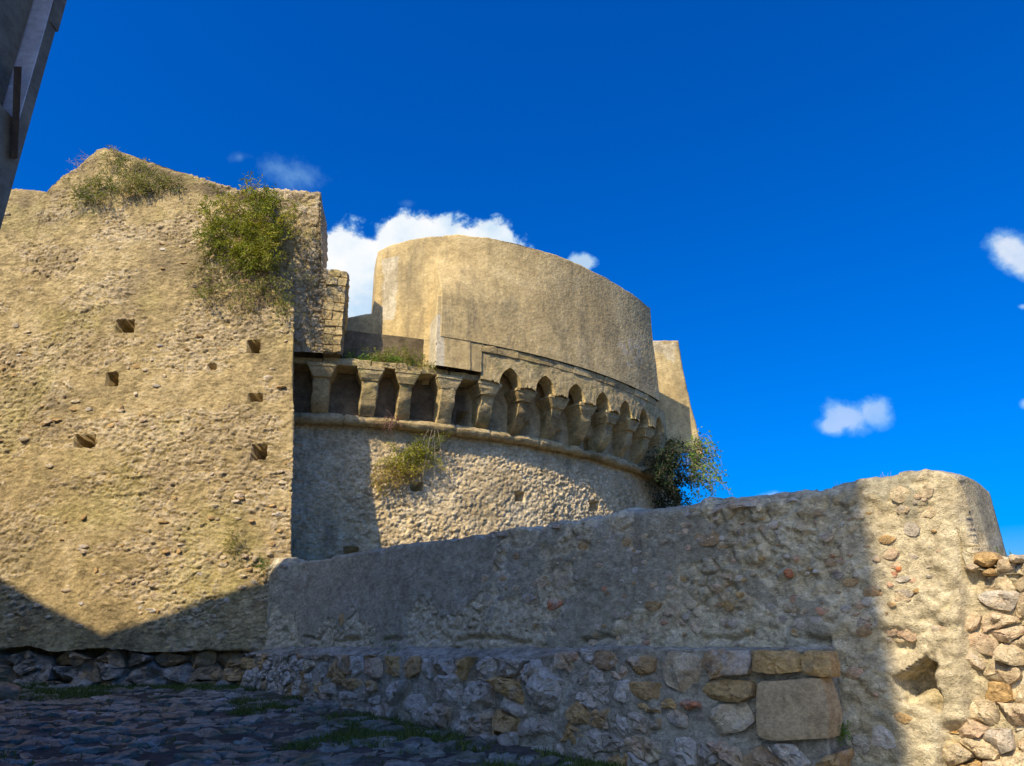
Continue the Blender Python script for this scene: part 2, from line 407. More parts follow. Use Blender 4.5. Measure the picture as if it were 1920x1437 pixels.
def stone_mesh(name, poly, frame, rnd, mat, depth=0.12, proud=0.03, bulge=0.03, rough=0.012, m=18, rings=(1.0, 0.93, 0.78, 0.5, 0.24), seed=0, round_=0, flat=False, tilt=0.16, noise=7.0):
    """an angular stone with a given face outline (u, v); frame(u, v, w) -> xyz with w out of the wall. Returns mesh and origin."""
    g = np.random.default_rng(seed)
    p = np.asarray(poly, float)
    if round_: p = chaikin(p, round_)
    p = resample(p, m); c = p.mean(0)
    area = 0.5 * np.sum(p[:, 0] * np.roll(p[:, 1], -1) - p[:, 1] * np.roll(p[:, 0], -1))
    if area < 0: p = p[::-1]
    size = max(np.ptp(p[:, 0]), np.ptp(p[:, 1]))
    V = [np.c_[c + (p - c) * 1.02, np.full(m, -depth)]]
    for r in rings:
        q = c + (p - c) * r; V.append(np.c_[q, proud + bulge * (1 - r ** (9 if flat else 3.5)) * np.ones(m)])
    V.append(np.array([[c[0], c[1], proud + bulge]]))
    V = np.vstack(V)
    # two broken facets
    f1 = g.normal(0, tilt, 2); f2 = g.normal(0, tilt * 2.2, 2); e = V[:, :2] - c
    top = V[:, 2] > -depth + 1e-6
    V[:, 2] += np.where(top, np.minimum(e @ f1, e @ f2 + bulge * .6 + size * .06), 0)
    n3 = V + seed * 3.1
    nz_ = np.stack([fbm(n3, noise, 3, seed, .6), fbm(n3, noise, 3, seed + 5, .6), fbm(n3, noise * 1.6, 4, seed + 9, .65)], -1) - 0.5
    V = V + nz_ * rough * np.array([1.5, 1.5, 2.4])
    X = frame(V[:, 0], V[:, 1], V[:, 2]); o = X.mean(0)
    Fc = []
    L = len(rings) + 1
    for k in range(L - 1):
        for i in range(m):
            j = (i + 1) % m
            Fc.append([k * m + i, k * m + j, (k + 1) * m + j, (k + 1) * m + i])
    for i in range(m): Fc.append([(L - 1) * m + i, (L - 1) * m + (i + 1) % m, L * m])
    return X, Fc, o, rnd

def add_stone(name, parent, *a, **k):
    mat = a[3]
    X, Fc, o, rnd = stone_mesh(name, *a, **k)
    po = np.array(parent.location) if parent is not None else np.zeros(3)
    me = mesh_np(name, X - o, Fc, mat, True, {'rnd': np.full(len(X), rnd)}, 32)
    return new_obj(name, me, parent, tuple(o - po))

def clip_half(poly, n, d):
    out = []
    for i in range(len(poly)):
        a, b = poly[i], poly[(i + 1) % len(poly)]
        da, db = a @ n - d, b @ n - d
        if da <= 0: out.append(a)
        if da * db < 0: out.append(a + (b - a) * (da / (da - db)))
    return out

def voronoi_cells(rect, cu_, cv_, seed, jitter=0.42, keep=None, coursed=True):
    """irregular masonry: Voronoi cells of a jittered brick-bonded lattice in a (u, v) rectangle"""
    rng = np.random.default_rng(seed)
    u0, u1, v0, v1 = rect; nu = max(1, int(round((u1 - u0) / cu_))); nv = max(1, int(round((v1 - v0) / cv_)))
    pts = []
    for j in range(-1, nv + 1):
        for i in range(-1, nu + 1):
            pts.append((u0 + (i + 0.5 + (0.5 if (j % 2 and coursed) else 0) + rng.uniform(-jitter, jitter)) * (u1 - u0) / nu,
                        v0 + (j + 0.5 + rng.uniform(-jitter, jitter) * 0.8) * (v1 - v0) / nv))
    pts = np.array(pts); S = np.array([1.0, cu_ / cv_]); Q = pts * S
    cells = []
    for k in range(len(pts)):
        if not (u0 <= pts[k, 0] <= u1 and v0 <= pts[k, 1] <= v1): continue
        if keep is not None and not keep(*pts[k]): continue
        d2 = ((Q - Q[k]) ** 2).sum(1); nb = np.argsort(d2)[1:13]
        big = 2.5 * cu_
        poly = [Q[k] + np.array(t) * big for t in ((-1, -1), (1, -1), (1, 1), (-1, 1))]
        for b in nb:
            nrm = Q[b] - Q[k]; poly = clip_half(poly, nrm, ((Q[b] + Q[k]) / 2) @ nrm)
            if len(poly) < 3: break
        if len(poly) < 3: continue
        poly = np.array(poly) / S
        poly[:, 0] = np.clip(poly[:, 0], u0, u1); poly[:, 1] = np.clip(poly[:, 1], v0, v1)
        cells.append(poly)
    return cells

def shrink(poly, g):
    c = poly.mean(0); d = poly - c; l = np.linalg.norm(d, axis=1, keepdims=True)
    return c + d * np.maximum(0.3, (l - g) / l)

# ---------------------------------------------------------------- ground
WA = np.array([-5.0, 14.06]); WD = np.array([0.6911, -0.7228]); WN = np.array([-0.7228, -0.6911])   # ledge foot line, direction, normal

def gz(Y):
    return -1.6 + 0.062 * np.clip(Y, -6, 16)

def wall_frame(w0):
    def f(u, v, w_):
        u, v, w_ = map(np.asarray, (u, v, w_))
        return np.stack([WA[0] + WD[0] * u + WN[0] * (w_ + w0), WA[1] + WD[1] * u + WN[1] * (w_ + w0), v + 0 * u], -1)
    return f

def px_wall(x, y, w0=0.0):
    r = ray(x, y); t = (WN @ WA + w0) / (WN @ r[:2]); p = r * t
    return (p[:2] - WA) @ WD, p[2]

def ax(parts):
    return np.unique(np.concatenate([np.linspace(a, b, n) for a, b, n in parts]))
gx = ax([(-900, -30, 12), (-30, -12, 10), (-12, 4, 260), (4, 30, 12), (30, 900, 12)])
gy = ax([(-900, -20, 12), (-20, 5, 20), (5, 15.5, 170), (15.5, 60, 20), (60, 900, 12)])
GY, GX = np.meshgrid(gy, gx, indexing='ij')
G = np.stack([GX, GY, gz(GY)], -1)
G[..., 2] += (fbm(G, 0.7, 4, 3) - 0.5) * 0.09 + (fbm(G, 5, 4, 4) - 0.5) * 0.05
ground = new_obj('ground', mesh_np('ground', G.reshape(-1, 3), grid_faces(*GX.shape), M['soil'])); tag(ground, kind='structure')

sy = np.linspace(-40, 6.0, 60); sx2 = np.linspace(-4.3, 26, 40); SY, SX = np.meshgrid(sy, sx2, indexing='ij')
SX = np.minimum(SX, np.where(SY > 3.5, 1.5 + (6 - SY) * 1.5, 99))
bounce_ground = new_obj('bounce_ground', mesh_np('bounce_ground', np.stack([SX, SY, gz(SY) + .06], -1).reshape(-1, 3), grid_faces(*SX.shape), M['bounce_ground'])); tag(bounce_ground, kind='structure')  # unseen pale sheet, added to throw warm sunlight back into the shade

def ground_frame(u, v, w_):
    u, v, w_ = map(np.asarray, (u, v, w_))
    P = np.stack([u, v, gz(v)], -1)
    P[..., 2] += (fbm(P, 0.7, 4, 3) - 0.5) * 0.09 + w_
    return P

def keep_pave(u, v):
    if ((np.array([u, v]) - WA) @ WN) < 0.12 or v > 13.55 + 0.25 * math.sin(u * 2.1): return False
    x, y = proj(np.array([u, v, gz(v)]))
    return -70 < x < 1300 and y < 1490
cells = voronoi_cells((-11.5, 3.0, 6.2, 13.9), 0.36, 0.26, 11, 0.5, keep_pave, False)
rng = np.random.default_rng(5)
cells.sort(key=lambda p: p[:, 1].mean() - (0 if -60 < proj(np.array([*p.mean(0), gz(p.mean(0)[1])]))[0] < 1250 else -9))
SV, SF, SR, nb = [], [], [], 0
for k, c in enumerate(cells):
    cc = c.mean(0)
    if (fbm(np.array([[cc[0], cc[1], 3.3]]), 0.55, 3, 31)[0] > 0.60 and rng.random() < 0.75) or rng.random() < .07: continue      # soil and grass patches
    args = ('paving_stone', ground, shrink(c, 0.010), ground_frame, float(np.clip(rng.beta(2, 2.6) + (0.35 if rng.random() < 0.06 else 0), 0, 1)), M['paving'])
    kw = dict(depth=0.06, proud=rng.uniform(-0.025, 0.035), bulge=rng.uniform(0.004, 0.014), rough=0.05, m=12, rings=(1.0, 0.9, .6, .3), seed=k, flat=True, tilt=.06, noise=7)
    if nb < 300:
        add_stone(*args, **kw); nb += 1
    else:
        X, Fc, o, rn = stone_mesh(args[0], *args[2:], **kw); b = sum(len(q) for q in SV)
        SV.append(X); SF += [[b + i for i in f] for f in Fc]; SR.append(np.full(len(X), rn))
if SV:
    far = new_obj('paving_stones', mesh_np('paving_stones', np.vstack(SV), SF, M['paving'], True, {'rnd': np.concatenate(SR)}), ground)
    far['kind'] = 'stuff'

# ---------------------------------------------------------------- bastion
bastion = thing('bastion', 'tall battered rubble stone bastion with putlog holes, its top overgrown by shrubs', 'bastion', (-7.5, 14.0, -0.73))
BO = np.array([-7.5, 14.0, -0.73])
BAT = 0.108
def b_front(z): return 14.0 + BAT * (z - 1.38)
def b_right(z): return -4.17 - 0.1235 * (z - 1.38) - 0.58 * sstep(np.asarray(z, float), 6.95, 7.7)
tp = [(-700, 345), (-60, 352), (30, 354), (90, 361), (97, 350), (122, 330), (150, 316), (172, 296), (190, 281), (204, 277), (250, 289), (330, 316), (450, 358), (520, 372), (545, 377), (556, 371), (575, 370)]
tX, tZ = [], []
for (x, y) in tp:
    Z = 10.0
    for _ in range(8):
        p = atY(x, y, b_front(Z)); Z = p[2]
    tX.append(p[0]); tZ.append(Z)
HOLES = [(235, 612, 30, 20), (475, 649, 20, 21), (210, 711, 19, 22), (479, 746, 23, 11), (158, 827, 36, 20), (486, 848, 25, 25), (397, 687, 12, 8)]
zrow = np.r_[np.linspace(-0.13, -0.13, 1), np.linspace(-0.13, 1, 42)[1:]]
nfr = 300
nU = 430; nS = 40; nV = 520
uu = np.r_[np.linspace(0, .26, 30)[:-1], np.linspace(.26, 1, nU - 29)]
Pb = np.zeros((nV + 26, nU + nS, 3))
vv = np.linspace(0, 1, nV)
Xr_top = float(b_right(10.0))
for i in range(nU + nS):
    if i < nU:
        s = uu[i]; xt = -14.6 + s * (Xr_top + 14.6); zt = np.interp(xt, tX, tZ)
    else:
        s = 1.0; zt = np.interp(Xr_top, tX, tZ)
    z0 = -0.13
    z = z0 + (zt - z0) * vv
    xr = b_right(z)
    if i < nU:
        x = -14.6 + s * (xr + 14.6); y = b_front(z)
    else:
        k = (i - nU + 1) / nS; x = xr - 0.45 * 3.2 * k; y = b_front(z) + 0.95 * 3.2 * k
    Pb[3:3 + nV, i] = np.stack([x, y, z], -1)
    for r in range(3):      # undercut bottom edge
        Pb[r, i] = Pb[3, i] + np.array([(0, 0.42, -1.1), (0, 0.40, 0.02), (0, 0.14, 0.01)][r])
    for r in range(23):     # coping and back
        k = (r + 1) / 23
        Pb[3 + nV + r, i] = Pb[2 + nV, i] + np.array([-0.25 * k, 1.6 * k, 0.10 * math.sin(k * 3.14)])
Nb = grid_normals(Pb)
warp = np.stack([fbm(Pb, 3.5, 3, 1), fbm(Pb, 3.5, 3, 2), fbm(Pb, 3.5, 3, 8)], -1)
wf1, wf2, wid = worley(Pb * np.array([4.2, 4.2, 8.5]) + 0.9 * warp, 3)
expo = sstep(fbm(Pb * np.array([1, 1, 1.6]), 0.75, 5, 21, .6), 0.44, 0.58)
px, py = proj(Pb)
expo = np.maximum(expo, sstep(25 - np.abs(py - 1035 - 10 * np.sin(px * .02)), 0, 25) * sstep(px, 120, 180))      # bared course near the foot
expo = np.maximum(expo, sstep(px, 480, 530) * sstep(py, 930, 980))
jn = sstep(wf2 - wf1, 0.02, 0.16)
g1, g2, gid = worley(Pb * np.array([9.0, 9.0, 15.0]) + 0.9 * fbm(Pb, 9, 3, 5)[..., None], 9)
An = Pb * np.array([1, 1, 2.2])
ridge = 1 - np.abs(fbm(An, 5.0, 4, 55, .6) - .5) * 4
disp = (fbm(Pb, 0.5, 3, 11) - 0.5) * 0.14 + (fbm(An, 11, 4, 12, 0.76) - 0.5) * (0.052 + .022 * expo) - np.clip(ridge - .62, 0, 1) * (.015 + .035 * expo)
disp += expo * ((jn - 0.6) * 0.018 + (wid - 0.5) * 0.028) + (sstep(g2 - g1, 0.0, 0.13) * 0.5 + gid - 0.75) * 0.021 * (0.15 + 0.85 * expo)
for (hx, hy, hw, hh) in HOLES:
    a = np.minimum(1.3 * (1 - np.abs(px - hx + 0.12 * (py - hy)) / (hw / 2 + 1.5)), 1.3 * (1 - np.abs(py - hy) / (hh / 2 + 1.5)))
    disp = np.where(a > 0.0, -0.70, disp)
topy = np.interp(px, [0, 95, 204, 450, 545, 600], [356, 360, 277, 358, 377, 377])
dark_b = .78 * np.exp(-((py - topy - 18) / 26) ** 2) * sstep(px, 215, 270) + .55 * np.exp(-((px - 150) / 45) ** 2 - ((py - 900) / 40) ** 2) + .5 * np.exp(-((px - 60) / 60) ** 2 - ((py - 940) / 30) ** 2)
Pb2 = Pb + Nb * disp[..., None]
Pb2[0:4, :, 2] += ((fbm(Pb * np.array([1, 1, 0]), 1.6, 4, 44) - 0.5) * 0.22)[0:4]
Pb2[4:14, :, 2] += ((fbm(Pb * np.array([1, 1, 0]), 1.6, 4, 44) - 0.5) * 0.22)[4:14] * np.linspace(0.9, 0.0, 10)[:, None]
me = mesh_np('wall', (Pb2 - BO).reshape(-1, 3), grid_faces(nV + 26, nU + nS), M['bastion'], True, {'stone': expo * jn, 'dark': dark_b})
new_obj('wall', me, bastion)

def bast_frame(u, v, w_):
    u, v, w_ = map(np.asarray, (u, v, w_))
    return np.stack([u, b_front(v) - w_, v], -1)
# single stones that stand out of the render
rng = np.random.default_rng(17)
cnt = 0; tries = 0
while cnt < 290 and tries < 14000:
    tries += 1
    x, y = rng.uniform(-10, 545), rng.uniform(400, 1185)
    Z = 5.0
    for _ in range(6): p = atY(x, y, b_front(Z)); Z = p[2]
    if any(abs(x - h[0]) < h[2] + 8 and abs(y - h[1]) < h[3] + 8 for h in HOLES): continue
    if p[0] > b_right(Z) - 0.12: continue
    e = sstep(fbm(p[None] * np.array([1, 1, 1.6]), 0.55, 4, 21), 0.40, 0.60)[0]
    if abs(y - 1035) < 22 or (x > 480 and y > 930): e = 1
    if rng.random() > e * 0.9 + 0.06: continue
    sw, sh = rng.uniform(0.08, 0.24), rng.uniform(0.05, 0.12)
    n_ = rng.integers(6, 9); an = np.sort(rng.uniform(0, 6.28, n_)); an = np.linspace(0, 6.28, n_, endpoint=False) + rng.uniform(-.3, .3, n_)
    poly = np.c_[p[0] + np.cos(an) * sw / 2 * rng.uniform(.8, 1.15, n_), Z + np.sin(an) * sh / 2 * rng.uniform(.8, 1.15, n_)]
    dloc = (fbm(p[None], 0.6, 4, 11)[0] - 0.5) * 0.16
    add_stone('stone', bastion, poly, bast_frame, float(rng.choice([.3, .46, .52, .8, .82, .84, .9])), M['stone'], depth=0.08,
              proud=dloc + rng.uniform(-0.03, 0.004), bulge=0.010, rough=0.018, m=9, rings=(1.0, 0.75), seed=int(tries), tilt=.2)
    cnt += 1
# boulders of the foot, below the undercut render
for k, c in enumerate(voronoi_cells((-11.4, -4.4, -0.90, -0.14), 0.52, 0.30, 23, 0.48)):
    def ff(u, v, w_):
        u, v, w_ = map(np.asarray, (u, v, w_)); return np.stack([u, 13.88 - w_ + 0.12 * (v + 0.8), v], -1)
    add_stone('foot_stone', bastion, shrink(c, 0.002), ff, float(rng.choice([.0, .02, .05, .1, .44, .68, .68, .7])), M['stone'], depth=0.3, proud=rng.uniform(-.03, .03), bulge=.008,
              rough=0.085, m=20, seed=200 + k, tilt=.25, noise=5)

# ---------------------------------------------------------------- round tower
TC = np.array([-7.03, 29.64])
tower = thing('round_tower', 'large round tower with corbelled arched gallery below a smooth plastered drum', 'tower', (TC[0], TC[1], -0.7))
TO = np.array([TC[0], TC[1], -0.7])
RAD = math.radians
def cyl(phi, R, z):
    phi, R, z = np.broadcast_arrays(np.asarray(phi, float), np.asarray(R, float), np.asarray(z, float))
    return np.stack([TC[0] + R * np.sin(phi), TC[1] - R * np.cos(phi), z], -1)
def tpart(name, V, faces, mat, attrs=None, smooth=True, parent=None, sharp=0):
    par = parent or tower
    return new_obj(name, mesh_np(name, np.asarray(V).reshape(-1, 3) - TO, faces, mat, smooth, attrs, sharp), par)
def cyl_frame(R):
    def f(u, v, w_):
        return cyl(np.asarray(u) / R, R + np.asarray(w_), v)
    return f

# roughcast base
ph = np.radians(ax([(2, 8, 20), (8, 64, 540), (64, 110, 60)])); zz = ax([(-1.2, 1.2, 20), (1.2, 5.06, 170)])
Z_, PH = np.meshgrid(zz, ph, indexing='ij')
Rb = 13.35 + 0.06 * np.maximum(0, 4.8 - Z_)
P = cyl(PH, Rb, Z_); Nn = grid_normals(P)
A1, A2, AI = worley(P * 9.5 + 0.9 * fbm(P, 9, 3, 2)[..., None], 5)
B1, B2, BI = worley(P * np.array([4.5, 4.5, 6.5]), 15)
rough_m = 0.45 + 0.55 * sstep(fbm(P, 0.6, 3, 40), 0.35, 0.6)
d_ = (sstep(A2 - A1, 0.0, 0.22) * 0.7 + AI * 0.9 - 0.75) * 0.045 * rough_m + (sstep(B2 - B1, 0, 0.25) + BI - 1) * 0.016 + (fbm(P, .8, 3, 41) - 0.5) * 0.10 + (fbm(P, 14, 3, 42, .65) - .5) * .05
px, py = proj(P)
for (hx, hy, hw, hh) in [(782, 912, 20, 15), (974, 932, 14, 16), (1113, 950, 16, 17), (658, 1036, 24, 18)]:
    d_ = np.where((np.abs(px - hx) < hw / 2 + 1) & (np.abs(py - hy) < hh / 2 + 1), -0.5, d_)
tpart('base_wall', P + Nn * d_[..., None], grid_faces(*PH.shape), M['tower_base'], {'stone': sstep(A2 - A1, 0.02, 0.3) * (AI > 0.35)})

# string course
ph = np.radians(np.linspace(2, 100, 560)); th = np.linspace(0, 2 * math.pi, 15)
T_, PH = np.meshgrid(th, ph, indexing='ij')
P = cyl(PH, 13.50 + 0.145 * np.cos(T_), 5.0 + 0.135 * np.sin(T_))
fb = (fbm(P, 2.6, 4, 51) - 0.5) * 0.085 + (fbm(P, 12, 3, 52) - 0.5) * 0.03
fb -= 0.05 * (np.abs(((PH * 13.5 + 0.15 * np.sin(PH * 40)) % 1.25) - 0.6) < 0.018)
fb -= 0.10 * sstep(fbm(P, 1.3, 3, 53), 0.60, 0.70) * sstep(P[..., 2], 4.95, 5.05)
C0 = cyl(PH, 13.50, 5.0); dr = (P - C0); dr /= np.linalg.norm(dr, axis=-1, keepdims=True)
P = P + dr * fb[..., None]; P[-1] = P[0]
tpart('string_course', P, grid_faces(*PH.shape)[:, ::-1], M['course'])

# wall behind the corbels
ph = np.radians(np.linspace(3, 100, 260)); zz = np.linspace(5.0, 7.35, 40)
Z_, PH = np.meshgrid(zz, ph, indexing='ij'); P = cyl(PH, 13.42, Z_)
d_ = (fbm(P, 1.5, 4, 61) - 0.5) * 0.08
px, py = proj(P)
for (hx, hy, hw, hh) in [(866, 786, 17, 18), (986, 803, 12, 18), (1046, 818, 8, 16), (1104, 833, 15, 18)]:
    d_ = np.where((np.abs(px - hx) < hw / 2 + 1) & (np.abs(py - hy) < hh / 2 + 2), -0.45, d_)
tpart('recess_wall', P + grid_normals(P) * d_[..., None], grid_faces(*PH.shape), M['recess'], {'stone': sstep(np.degrees(PH), 23, 29)})  # left bays keep the painted shadow tone, right bays turn tan

# corbels
CANG = [6.2, 10.5, 15.1, 18.7, 23.0, 27.4, 31.8, 36.2, 40.5, 44.8, 49.0, 53.1, 57.2, 61.3]
rng = np.random.default_rng(3)
for k, a in enumerate(CANG):
    early = a < 25; hw0 = (0.19 if early else 0.172) * rng.uniform(0.88, 1.12)
    tt = np.linspace(0, 1, 22); zc = 5.98 - 0.88 * tt
    wc = (0.30 + 0.40 * (1 - tt ** 2.2)) if early else (0.17 + 0.53 * (1 - tt ** 2.1) ** 0.85)
    wc = wc * rng.uniform(.90, 1.05); rows = []
    for z, wv in zip(zc, wc):
        h = hw0 * (1.0 - 0.06 * (5.98 - z))
        cols = [(-h, -0.06), (-h, wv * .25), (-h, wv * .5), (-h, wv * .75), (-h, wv - 0.02), (-h + 0.015, wv), (-h * .5, wv + .004), (0, wv + .006), (h * .5, wv + .004), (h - 0.015, wv), (h, wv - 0.02), (h, wv * .75), (h, wv * .5), (h, wv * .25), (h, -0.06)]
        rows.append([(s, z, q) for s, q in cols])
    R_ = np.array(rows)
    top = R_[0].copy(); P = cyl(RAD(a) + R_[..., 0] / 14, 13.3 + R_[..., 2], R_[..., 1])
    P = P[::-1]
    Nn = grid_normals(P); P = P + Nn * ((fbm(P, 9, 4, 70 + k, .65) - 0.5) * 0.06 + (fbm(P, 2.6, 2, 90 + k) - 0.5) * 0.11)[..., None]
    rn = rng.random()
    cb = tpart('corbel', P, grid_faces(P.shape[0], P.shape[1]), M['corbel'], {'rnd': np.full(P.shape[0] * P.shape[1], rn)}, sharp=38)
    # flared cap block
    lev = [(5.885, hw0 + .012, .70), (5.93, hw0 + .03, .72), (6.03, hw0 + .085, .765), (6.12, hw0 + .125, .785), (6.125, hw0 + .14, .80), (6.20, hw0 + .14, .80)]
    rows = []
    for z, h, wv in lev:
        rows.append([(-h, z, -0.05), (-h, z, wv * .5), (-h, z, wv - .02), (-h + .02, z, wv), (0, z, wv + .005), (h - .02, z, wv), (h, z, wv - .02), (h, z, wv * .5), (h, z, -0.05)])
    R_ = np.array(rows); n9 = R_.shape[1]
    P = cyl(RAD(a) + R_[..., 0] / 14, 13.3 + R_[..., 2], R_[..., 1])
    P = P + grid_normals(P) * ((fbm(P, 6, 3, 120 + k) - 0.5) * 0.06)[..., None]
    fc = [list(f) for f in grid_faces(len(lev), n9)] + [list(range(n9))[::-1], [(len(lev) - 1) * n9 + i for i in range(n9)]]
    tpart('cap', P, fc, M['corbel'], {'rnd': np.full(P.shape[0] * P.shape[1], min(1, rn + .15))}, smooth=False, parent=cb)

def arc_block(name, a0, a1, r0, r1, z0, z1, mat, n=6, rough=0.02, parent=None, rnd=0.5, top_noise=0.0):
    """a curved stone block between two angles"""
    phs = np.radians(np.linspace(a0, a1, n)); prof = [(r0, z0), (r1 - .015, z0), (r1, z0 + .015), (r1, (z0 + z1) / 2), (r1, z1 - .015), (r1 - .015, z1), (r0, z1)]
    P = np.array([[cyl(p_, r, z) for p_ in phs] for r, z in prof])
    P[1:6] += (np.stack([fbm(P, 6, 3, 7), fbm(P, 6, 3, 8), fbm(P, 6, 3, 9)], -1) - .5)[1:6] * rough
    if top_noise: P[4:, :, 2] += (fbm(P, 1.8, 3, 19)[4:] - .5) * top_noise
    np_, m_ = P.shape[:2]
    fc = [list(f) for f in grid_faces(np_, m_)] + [[j * m_ for j in range(np_)], [j * m_ + m_ - 1 for j in range(np_)][::-1]]
    fc += [[(np_ - 1) * m_ + i, (np_ - 1) * m_ + i + 1, i + 1, i] for i in range(m_ - 1)]
    return tpart(name, P, fc, mat, {'rnd': np.full(np_ * m_, rnd)}, smooth=False, parent=parent)

for k in range(5):       # slabs of the open walk over the first bays
    arc_block('walk_slab', CANG[k] + (0.05 if k else -3), CANG[k + 1] - 0.05, 11.8, 14.02 + .05 * ((k * 7) % 3 - 1), 6.205, 6.36 + .02 * (k % 2), M['corbel'], 9, 0.07, rnd=(0.3, .7, .5, .8, .6)[k], top_noise=.05)

# arched gallery: one panel for each bay
for k in range(5, 12):
    a0, a1 = RAD(CANG[k]), RAD(CANG[k + 1]); Rp = 14.17; z0, z1 = 6.205, 6.93
    s = np.linspace(0, 1, 45)
    half = 0.325 if k < 9 else 0.31
    mid = (a0 + a1) / 2; wid_ = (a1 - a0) / 2 * Rp
    ha, sp = 0.50, 6.16
    cs = []           # intrados points, pointed arch of two circle arcs
    rr = (half ** 2 + ha ** 2) / (2 * half)
    for t in s:
        if t <= .5:
            q = t / .5; ang = math.asin(ha / rr) * q; x = -half + rr - rr * math.cos(ang); z = sp + rr * math.sin(ang)
        else:
            q = (1 - t) / .5; ang = math.asin(ha / rr) * q; x = half - rr + rr * math.cos(ang); z = sp + rr * math.sin(ang)
        cs.append((x, z))
    cs = np.array(cs)
    inner = np.vstack([[cs[0][0], z0]] + [cs] + [[cs[-1][0], z0]])
    outer = [(-wid_, z0)]
    for t in s:
        if t < .25: outer.append((-wid_, z0 + (z1 - z0) * t / .25))
        elif t > .75: outer.append((wid_, z0 + (z1 - z0) * (1 - t) / .25))
        else: outer.append((-wid_ + 2 * wid_ * (t - .25) / .5, z1))
    outer = np.array(outer + [(wid_, z0)]); outer[:, 0] = np.clip(outer[:, 0], -wid_ - .002, wid_ + .002)
    rows = []
    for dep in (0.0,):
        pass
    L = []
    for q in np.linspace(0, 1, 20): L.append(cyl(mid + (inner * (1 - q) + outer * q)[:, 0] / Rp, Rp, (inner * (1 - q) + outer * q)[:, 1]))
    Fr = np.array(L)
    rough_ = (fbm(Fr, 8, 3, 77, .62) - .5) * .035
    e1_, e2_, ei_ = worley(Fr * 6.5, 81); rough_ += (sstep(e2_ - e1_, 0, .06) - .8) * .008
    outn = np.stack([np.sin(mid + 0 * rough_), -np.cos(mid + 0 * rough_), 0 * rough_], -1)
    Fr2 = Fr + outn * rough_[..., None]
    back = cyl(mid + inner[:, 0] / Rp, Rp - 0.45, inner[:, 1])[None]
    backo = cyl(mid + outer[:, 0] / Rp, Rp - 0.45, outer[:, 1])[None]
    Pi = np.array([back[0], back[0] * .5 + Fr2[0] * .5, Fr2[0]]); Po = np.array([Fr2[-1], backo[0]])
    Pp = np.vstack([Fr2, Pi, Po]); nc = Pp.shape[1]
    fcs = np.vstack([grid_faces(len(Fr2), nc), grid_faces(3, nc) + len(Fr2) * nc, grid_faces(2, nc) + (len(Fr2) + 3) * nc])[:, ::-1]
    tpart('arch_panel', Pp, fcs, M['corbel'], {'rnd': .45 + .5 * fbm(Pp, 3, 2, 5 + k)})

arc_block('arch_panel', 26.18, 27.39, 13.72, 14.165, 6.207, 6.93, M['corbel'], 8, .05, rnd=.6)
# course of stones over the arches
rng = np.random.default_rng(8)
a = 26.2
while a < 54.3:
    da = rng.uniform(1.3, 2.8); b = min(a + da, 54.4)
    arc_block('band_stone', a, b - 0.05, 13.6, 14.19 + rng.uniform(-.015, .02), 6.935, 7.15, M['corbel'], 5, 0.05, rnd=rng.random()); a = b

# plastered drum
def shell(name, f0, f1, Rout, Rin, z0, z1, mat, nphi, nz, ns=10, amp=0.03, rows_top=6, stone=None, topz=None, seed=0):
    """curved wall with closed ends and top; f0, f1 give the end angles (degrees) for a height"""
    zz = np.linspace(z0, z1, nz)
    kk = np.r_[np.linspace(0, 1, ns), np.ones(nphi), np.linspace(1, 0, ns)]
    tt = np.r_[np.zeros(ns), np.linspace(0, 1, nphi), np.ones(ns)]
    rows = []
    for z in zz:
        p_ = np.radians(f0(z) + (f1(z) - f0(z)) * tt); rows.append((p_, Rin + kk * (Rout(z) - Rin), np.full(len(tt), z)))
    pz = rows[-1]
    for q in np.linspace(0, 1, rows_top)[1:]:
        rows.append((pz[0], pz[1] + (Rin - pz[1]) * q, pz[2] + 0.03 * math.sin(q * 3.1)))
    if True:
        for z in np.linspace(z1, z0, 6)[1:]: rows.append((pz[0], np.full(len(tt), Rin), np.full(len(tt), z)))
    P = np.array([cyl(*r) for r in rows])
    if topz is not None:
        tz = np.array([topz(math.degrees(q)) for q in pz[0]]) - z1
        wz = np.clip((P[..., 2] - z0) / (z1 - z0), 0, 1.05)
        P[..., 2] += wz * tz
    Nn = grid_normals(P)
    d_ = (fbm(P, 0.5, 3, 200 + seed) - .5) * amp * 3 + (fbm(P, 17, 3, 210 + seed, .7) - .5) * amp * .8
    P = P + Nn * d_[..., None]
    st = np.zeros(P.shape[:2]) if stone is None else stone(P)
    return tpart(name, P, grid_faces(*P.shape[:2]), mat, {'stone': st})
def drum_stone(P):
    x, y = proj(P)
    s = ((np.abs(x - 1172 - 22 * fbm(P, 4, 2, 3)) < 22) & (np.abs(y - 662) < 26)) * .5
    return s * (fbm(P, 5, 3, 4) > .5)
RT = lambda a: np.interp(a, [15.2, 16.5, 18.6, 21, 23.9, 27, 30.9, 35, 60], [12.2, 12.6, 13.06, 13.45, 13.78, 13.98, 14.10, 14.15, 14.12])
fa = np.r_[np.full(9, 15.4), np.linspace(15.4, 21.45, 90), np.linspace(21.5, 21.66, 10), np.linspace(21.72, 55.3, 420), np.full(9, 55.3)]
fk = np.r_[np.linspace(0, 1, 10)[:-1], np.ones(len(fa) - 18), np.linspace(1, 0, 10)[1:]]
step_ = sstep(fa, 21.48, 21.68)
fz0 = 6.1 + (7.155 - 6.1) * step_; fz1 = 10.43 - .10 * np.exp(-((fa - 15.4) / 5)) + .05 * (fbm(np.c_[fa, fa * 0, fa * 0], .5, 5, 3, .65) - .5) * 2
rows = []
for v in np.linspace(0, 1, 170):
    z = fz0 + (fz1 - fz0) * v; kz = step_ * (1 - sstep(z, 8.25, 9.9)); r = RT(fa) * (1 - kz) + (14.225 - .03 * (z - 7.15)) * kz
    rows.append(cyl(np.radians(fa), 11.2 + fk * (r - 11.2), z))
